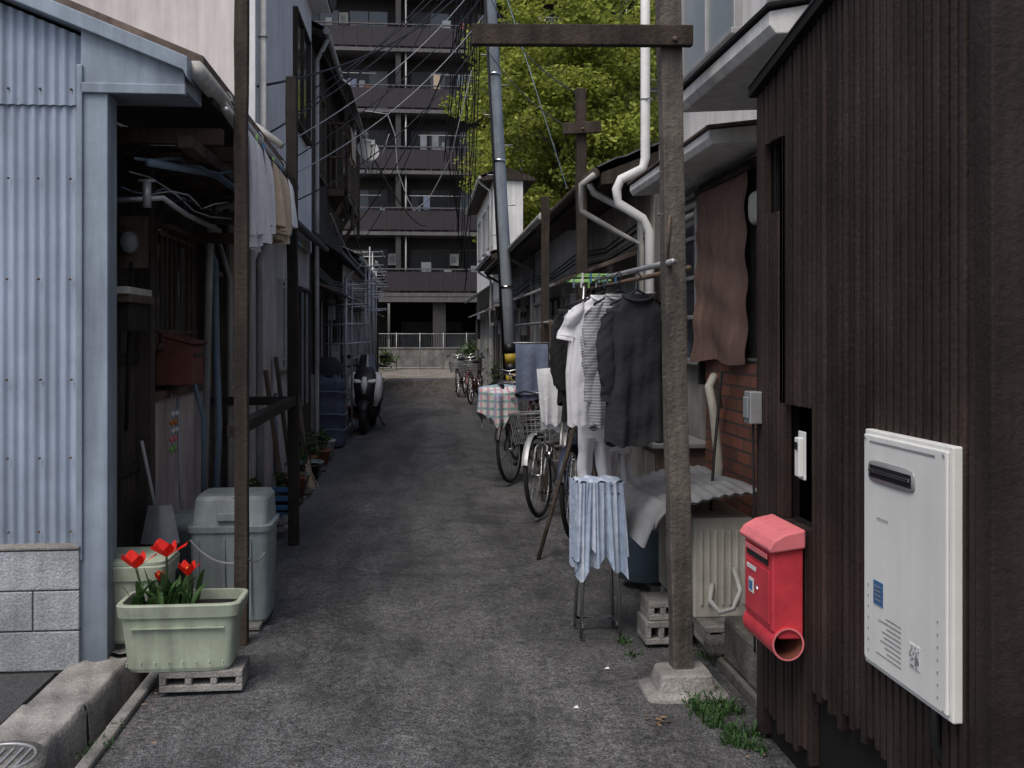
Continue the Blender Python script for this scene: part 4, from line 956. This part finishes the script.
# ------------------------------------------------------------------ utility pole and cables
b=B('utility_pole')
def xz(z): return 1.42-.055*z
b.tube('shaft',[(xz(z),15.0,z) for z in (0,2,4,6,8,10)],[.095,.092,.088,.084,.08,.076],CP,n=16)
for k in range(5):
    z=.62+.15*k; b.tube('stripe',[(xz(z),15,z),(xz(z+.15),15,z+.15)],.0985,YEL if k%2 else BLACK,n=16)
for z in (2.2,4.1,5.4): b.tube('bands',[(xz(z),15,z),(xz(z),15,z+.04)],.098,STEEL,n=16)
for k in range(8): z=3+.45*k; sgn=1 if k%2 else -1; b.tube('steps',[(xz(z),15,z),(xz(z)+sgn*.2,14.95,z)],.009,GALV,n=6)
b.tube('conduit',[(xz(.3)-.11,14.95,.3),(xz(4)-.10,14.95,4),(xz(8)-.09,14.95,8)],.018,CABLE)
b.tube('guy_wire',[(xz(7.5),15,7.5),(1.7,11.5,3.2)],.006,PVCB,n=5)
b.box('crossarm',xz(8)-.8,xz(8)+.8,14.9,14.98,7.95,8.05,GALV)
b.done()
b=B('overhead_cables')
def cab(p,q,s,r=.007,m=CABLE): b.tube('c',arc(p,q,s,18),r,m,n=5)
cab((.95,15,7.2),(-1.3,8.3,3.1),.2,.009); cab((.95,15,6.9),(-1.3,8.5,3.0),.25,.006,CABLEW); cab((.95,15,6.6),(-1.3,9.0,2.95),.2,.007); cab((.95,15,6.3),(-1.28,9.5,2.95),.25,.006,CABLEW)
cab((.93,15,7.6),(-1.32,10.0,3.6),.2); cab((.93,15,7.9),(-1.0,17.2,5.0),.2); cab((.95,15,7.0),(-1.3,8.2,3.5),.3,.011); cab((.95,15,6.0),(-1.25,10.5,2.9),.3,.008)
cab((.95,15,7.4),(-1.3,12.7,4.6),.2,.008); cab((.93,15,6.7),(-1.2,18.2,3.4),.3,.009); cab((.93,15,7.1),(-1.2,22,3.6),.4,.009); cab((-1.2,12.6,5.0),(.3,46,6.5),.6,.02)
cab((1.0,15,5.8),(1.5,9,3.3),.15); cab((.95,15,6.8),(1.28,7.85,3.4),.25,.007)
cab((.95,15,7.5),(1.6,30,5.4),.4,.012); cab((-1.0,13.4,3.3),(-1.2,30,3.1),.3,.01); cab((-1.1,12.5,3.0),(-1.0,19,2.8),.2,.01,CABLEW)
rr=random.Random(8)
for k in range(14):
    x0=.42+.03*k; p=[Vector((.75+.02*k,15.3,8.2))]
    for i in range(10): p.append(Vector((x0+.15-.012*i+rr.gauss(0,.03),15.8+i*.25,7.7-i*(.34+.02*k))))
    b.tube('c',p,.009,CABLE,n=5)
b.tube('c',[(-.95,17.1,5.3),(-.55,17.1,5.25),(-.42,17.1,4.9),(-.38,17.1,4.3),(-.2,17.1,3.8),(-.1,17.0,3.6),(.15,17,3.8),(.5,16.5,4.4),(.8,15.5,5.6)],.009,CABLEW,n=6)
for k in range(3): b.tube('c',[(-1.05+.05*k,17.2,5.0),(-.95+.05*k,17.0,4.4-.1*k),(-.8+.08*k,16.8,4.2),(-.7+.2*k,16.5,4.8)],.007,[CABLE,CABLEW][k%2],n=5)
b.done()

# ------------------------------------------------------------------ apartment block
b=B('apartment_building')
AX0,AX1,AY=-6.2,19.0,48.0
FH=2.83; Z0=3.45; NF=8
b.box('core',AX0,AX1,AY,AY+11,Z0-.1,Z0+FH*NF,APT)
b.box('roof_parapet',AX0-.15,AX1+.1,AY-.2,AY+11,Z0+FH*NF,Z0+FH*NF+.9,APTL)
b.box('stair_tower',AX0-3.2,AX0-.05,AY-1.0,AY+9,0,Z0+FH*NF+1.6,APTL)
bay=5.2; nb=int((AX1-AX0)/bay)
for f in range(NF):
    z=Z0+f*FH
    b.box('balcony_slabs',AX0,AX1,AY-1.5,AY-.01,z-.16,z,APTL)
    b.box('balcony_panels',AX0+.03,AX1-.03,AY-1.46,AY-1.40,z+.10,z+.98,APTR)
    b.box('handrails',AX0,AX1,AY-1.50,AY-1.38,z+1.08,z+1.13,APTL)
    for i in range(int((AX1-AX0)/.65)+1):
        x=AX0+.04+i*.65; b.box('rail_posts',x-.02,x+.02,AY-1.485,AY-1.465,z,z+1.08,APT)
    for i in range(nb+1):
        x=AX0+i*bay; b.box('party_walls',x-.12,x+.12,AY-1.38,AY-.01,z+.002,z+FH-.165,APT)
        if i<nb:
            b.tube('rainpipes',[(x+.35,AY-1.3,z),(x+.35,AY-1.3,z+FH-.17)],.04,PVC,n=8)
            for (wx,ww) in ((.6,1.75),(2.9,1.75)):
                xa=x+wx
                b.box('window_frames',xa-.05,xa+ww+.05,AY-.06,AY-.005,z+.05,z+2.13,APTL)
                b.box('window_panes',xa,xa+ww/2-.03,AY-.085,AY-.062,z+.12,z+2.08,R.choice([GLASSD,GLASSD,GLASS,CURT]))
                b.box('window_panes',xa+ww/2+.03,xa+ww,AY-.085,AY-.062,z+.12,z+2.08,R.choice([GLASSD,GLASSD,GLASS,CURT]))
            for xo in (2.42,4.7):
                if R.random()<.6:
                    zz=z+R.choice([.02,1.35]); b.box('ac_units',x+xo,x+xo+.42,AY-.45,AY-.2,zz,zz+.55,CREAM); b.box('ac_fans',x+xo+.06,x+xo+.3,AY-.46,AY-.452,zz+.12,zz+.42,INK)
            if R.random()<.75:
                xa=x+R.uniform(.5,2); 
                b.tube('drying_poles',[(xa,AY-1.2,z+1.7),(xa+2.6,AY-1.2,z+1.7)],.02,PVC)
                for q in range(R.randint(1,4)): b.box('balcony_laundry',xa+.1+q*.55,xa+.4+q*.55,AY-1.22,AY-1.18,z+R.uniform(.9,1.2),z+1.68,R.choice([F_SL,F_DK,CURT,F_DK,F_BE]))
            for q in range(3):
                xa=x+R.uniform(.5,4.6); b.box('balcony_clutter',xa,xa+R.uniform(.2,.5),AY-1.2,AY-.9,z+.01,z+R.uniform(1.1,1.45),R.choice([PLGG,CURT,F_SL,APTL,TERRA]))
for x in (AX0+.3,-2.4,.9,4.5,8.1,11.7,15.3,18.5): b.box('columns',x-.3,x+.3,AY-1.2,AY-.6,0,Z0-.17,APT)
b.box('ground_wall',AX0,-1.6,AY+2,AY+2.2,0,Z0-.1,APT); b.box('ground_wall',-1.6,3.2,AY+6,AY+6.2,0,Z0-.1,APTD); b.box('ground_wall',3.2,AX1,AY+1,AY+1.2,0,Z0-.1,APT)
b.box('beam',AX0,AX1,AY-1.48,AY-1.1,Z0-.42,Z0-.17,APTL)
b.box('shutter',-1.0,2.3,AY+5.8,AY+5.98,0,2.2,CURT)
b.done()
b=B('mesh_fence')
for i in range(15):
    x=-7+i*1.0; b.tube('posts',[(x,43,0),(x,43,1.6)],.022,GALV,n=8)
for z in (.1,1.55): b.tube('rails',[(-7,43,z),(7,43,z)],.016,GALV,n=6)
for i in range(140): b.tube('mesh',[(-7+i*.1,43,.1),(-7+i*.1,43,1.55)],.004,GALV,n=4)
b.done()
b=B('low_concrete_wall'); b.box('wall',-3,14,44,44.2,0,.9,CONC); b.box('cap',-3.05,14,43.96,44.24,.9,.96,CONC); b.done(.01)
b=B('hedge'); 
for i in range(7): leaves(b,'foliage',-6.5+i*.85,42.3,.5,.6,.4,.5+.1*(i%3),260,.10,LEAFD,shell=.3,seed=40+i)
leaves(b,'foliage',2.2,42.2,.7,.9,.5,.8,500,.10,LEAFD,shell=.3,seed=60); b.done(recalc=False)
b=B('parked_van')
b.M=Matrix.Translation((2.2,50.5,0))@Matrix.Rotation(math.radians(-90),4,'Z')
b.loft('body',[(-2.1,0,.75,.75,.45),(-2.0,0,.95,.82,.7),(.6,0,.95,.84,.72),(1.2,0,.85,.82,.55),(1.7,0,.65,.8,.4),(1.95,0,.6,.72,.3)],SILV,axis='x',pw=5,n=32)
b.loft('glasshouse',[(-1.9,0,1.4,.72,.3),(.5,0,1.4,.72,.3),(1.25,0,1.2,.7,.15)],GLASS,axis='x',pw=5,n=32)
for x in (-1.3,1.2):
    for sy in (-.75,.75): b.tube('wheels',ring((x,sy,.3),.2,20),.1,RUBB,closed=True)
b.done()
b=B('distant_house'); b.box('walls',-14,-4.5,36,42,0,5,GREYP); b.prism('roof',[(-14.5,5),(-9,7),(-4,5)],'y',35.6,42.4,TILE)
for i in range(4): b.box('windows',-13+i*2.2,-11.8+i*2.2,35.95,35.99,3,4.2,GLASS)
b.done(.01)

# ------------------------------------------------------------------ trees
def tree(name,x,y,h,cz,rx,ry,rz,nclump,nleaf,seed,m=LEAFY,leaf=.17):
    rr=random.Random(seed); b=B(name)
    b.tube('trunk',[(x,y,0),(x+.1,y,h*.25),(x-.05,y+.1,h*.5),(x+.1,y,h*.8)],[.3,.24,.18,.06],BARK,n=10)
    cl=[]
    for i in range(nclump):
        d=Vector((rr.gauss(0,1),rr.gauss(0,1),rr.gauss(0,1))).normalized(); q=rr.uniform(.35,1)**.6
        c=Vector((x+d.x*rx*q,y+d.y*ry*q,cz+d.z*rz*q)); cl.append(c)
        if i%4==0:
            s0=Vector((x,y,max(h*.3,c.z-2.0))); mid=s0.lerp(c,.5)+Vector((0,0,.3)); b.tube('limbs',[s0,mid,c],[.09,.05,.015],BARK,n=5)
    vs=[];fs=[]
    rs=np.random.RandomState(seed)
    for c in cl:
        s_=rr.uniform(.4,.85)
        for i in range(int(nleaf*s_)):
            p=rs.normal(0,1,3); p=p/np.linalg.norm(p)*(rs.rand()**.4)*s_*np.array([1.15,1.15,.65])
            a=rs.normal(0,1,3)*np.array([1,1,.5]); a/=np.linalg.norm(a); q=np.cross(a,rs.normal(0,1,3)*np.array([1,1,.6])+np.array([0,0,.6])); q/=np.linalg.norm(q)+1e-6
            l=leaf*rs.uniform(.6,1.25); cc=np.array(c)+p; o=len(vs)
            vs+=[tuple(cc-a*l*.5),tuple(cc+q*l*.3),tuple(cc+a*l*.5),tuple(cc-q*l*.3)]; fs.append((o,o+1,o+2,o+3))
    b.add('foliage',vs,fs,m); b.done(recalc=False)
tree('broadleaf_tree',4.5,29.5,10,8.4,2.9,2.6,4.4,190,360,1)
tree('broadleaf_tree',8.0,33,12,9.0,3.2,3,5,60,260,2)
tree('broadleaf_tree',4.6,35.5,10,8.5,3.6,1.6,4.8,120,260,3)

# ------------------------------------------------------------------ light, world, camera
el,az=math.radians(60),math.radians(212)
w=bpy.data.worlds.new('World'); bpy.context.scene.world=w; w.use_nodes=True
nt=w.node_tree; bg=nt.nodes['Background']; sky=nt.nodes.new('ShaderNodeTexSky'); sky.sky_type='NISHITA'; sky.sun_disc=False
sky.sun_elevation=el; sky.sun_rotation=az; sky.dust_density=4.0; sky.air_density=1.0; sky.ozone_density=.8
nt.links.new(sky.outputs[0],bg.inputs[0]); bg.inputs[1].default_value=.15
d=Vector((math.sin(az)*math.cos(el),math.cos(az)*math.cos(el),math.sin(el)))
sl=bpy.data.lights.new('sun','SUN'); sl.energy=1.5; sl.angle=math.radians(30); sl.color=(1,.965,.92)
so=bpy.data.objects.new('sun',sl); so.rotation_euler=d.to_track_quat('Z','Y').to_euler(); so.location=(0,-5,20); bpy.context.collection.objects.link(so)
cd=bpy.data.cameras.new('camera'); cd.sensor_width=36; cd.lens=35.16; cd.shift_y=-49/1024; cd.clip_start=.05; cd.clip_end=1000
co=bpy.data.objects.new('camera',cd); co.location=(0,0,1.5); co.rotation_euler=(math.radians(90),0,math.radians(-5.26)); bpy.context.collection.objects.link(co)
sc=bpy.context.scene; sc.camera=co
sc.view_settings.view_transform='Standard'; sc.view_settings.look='None'; sc.view_settings.exposure=0
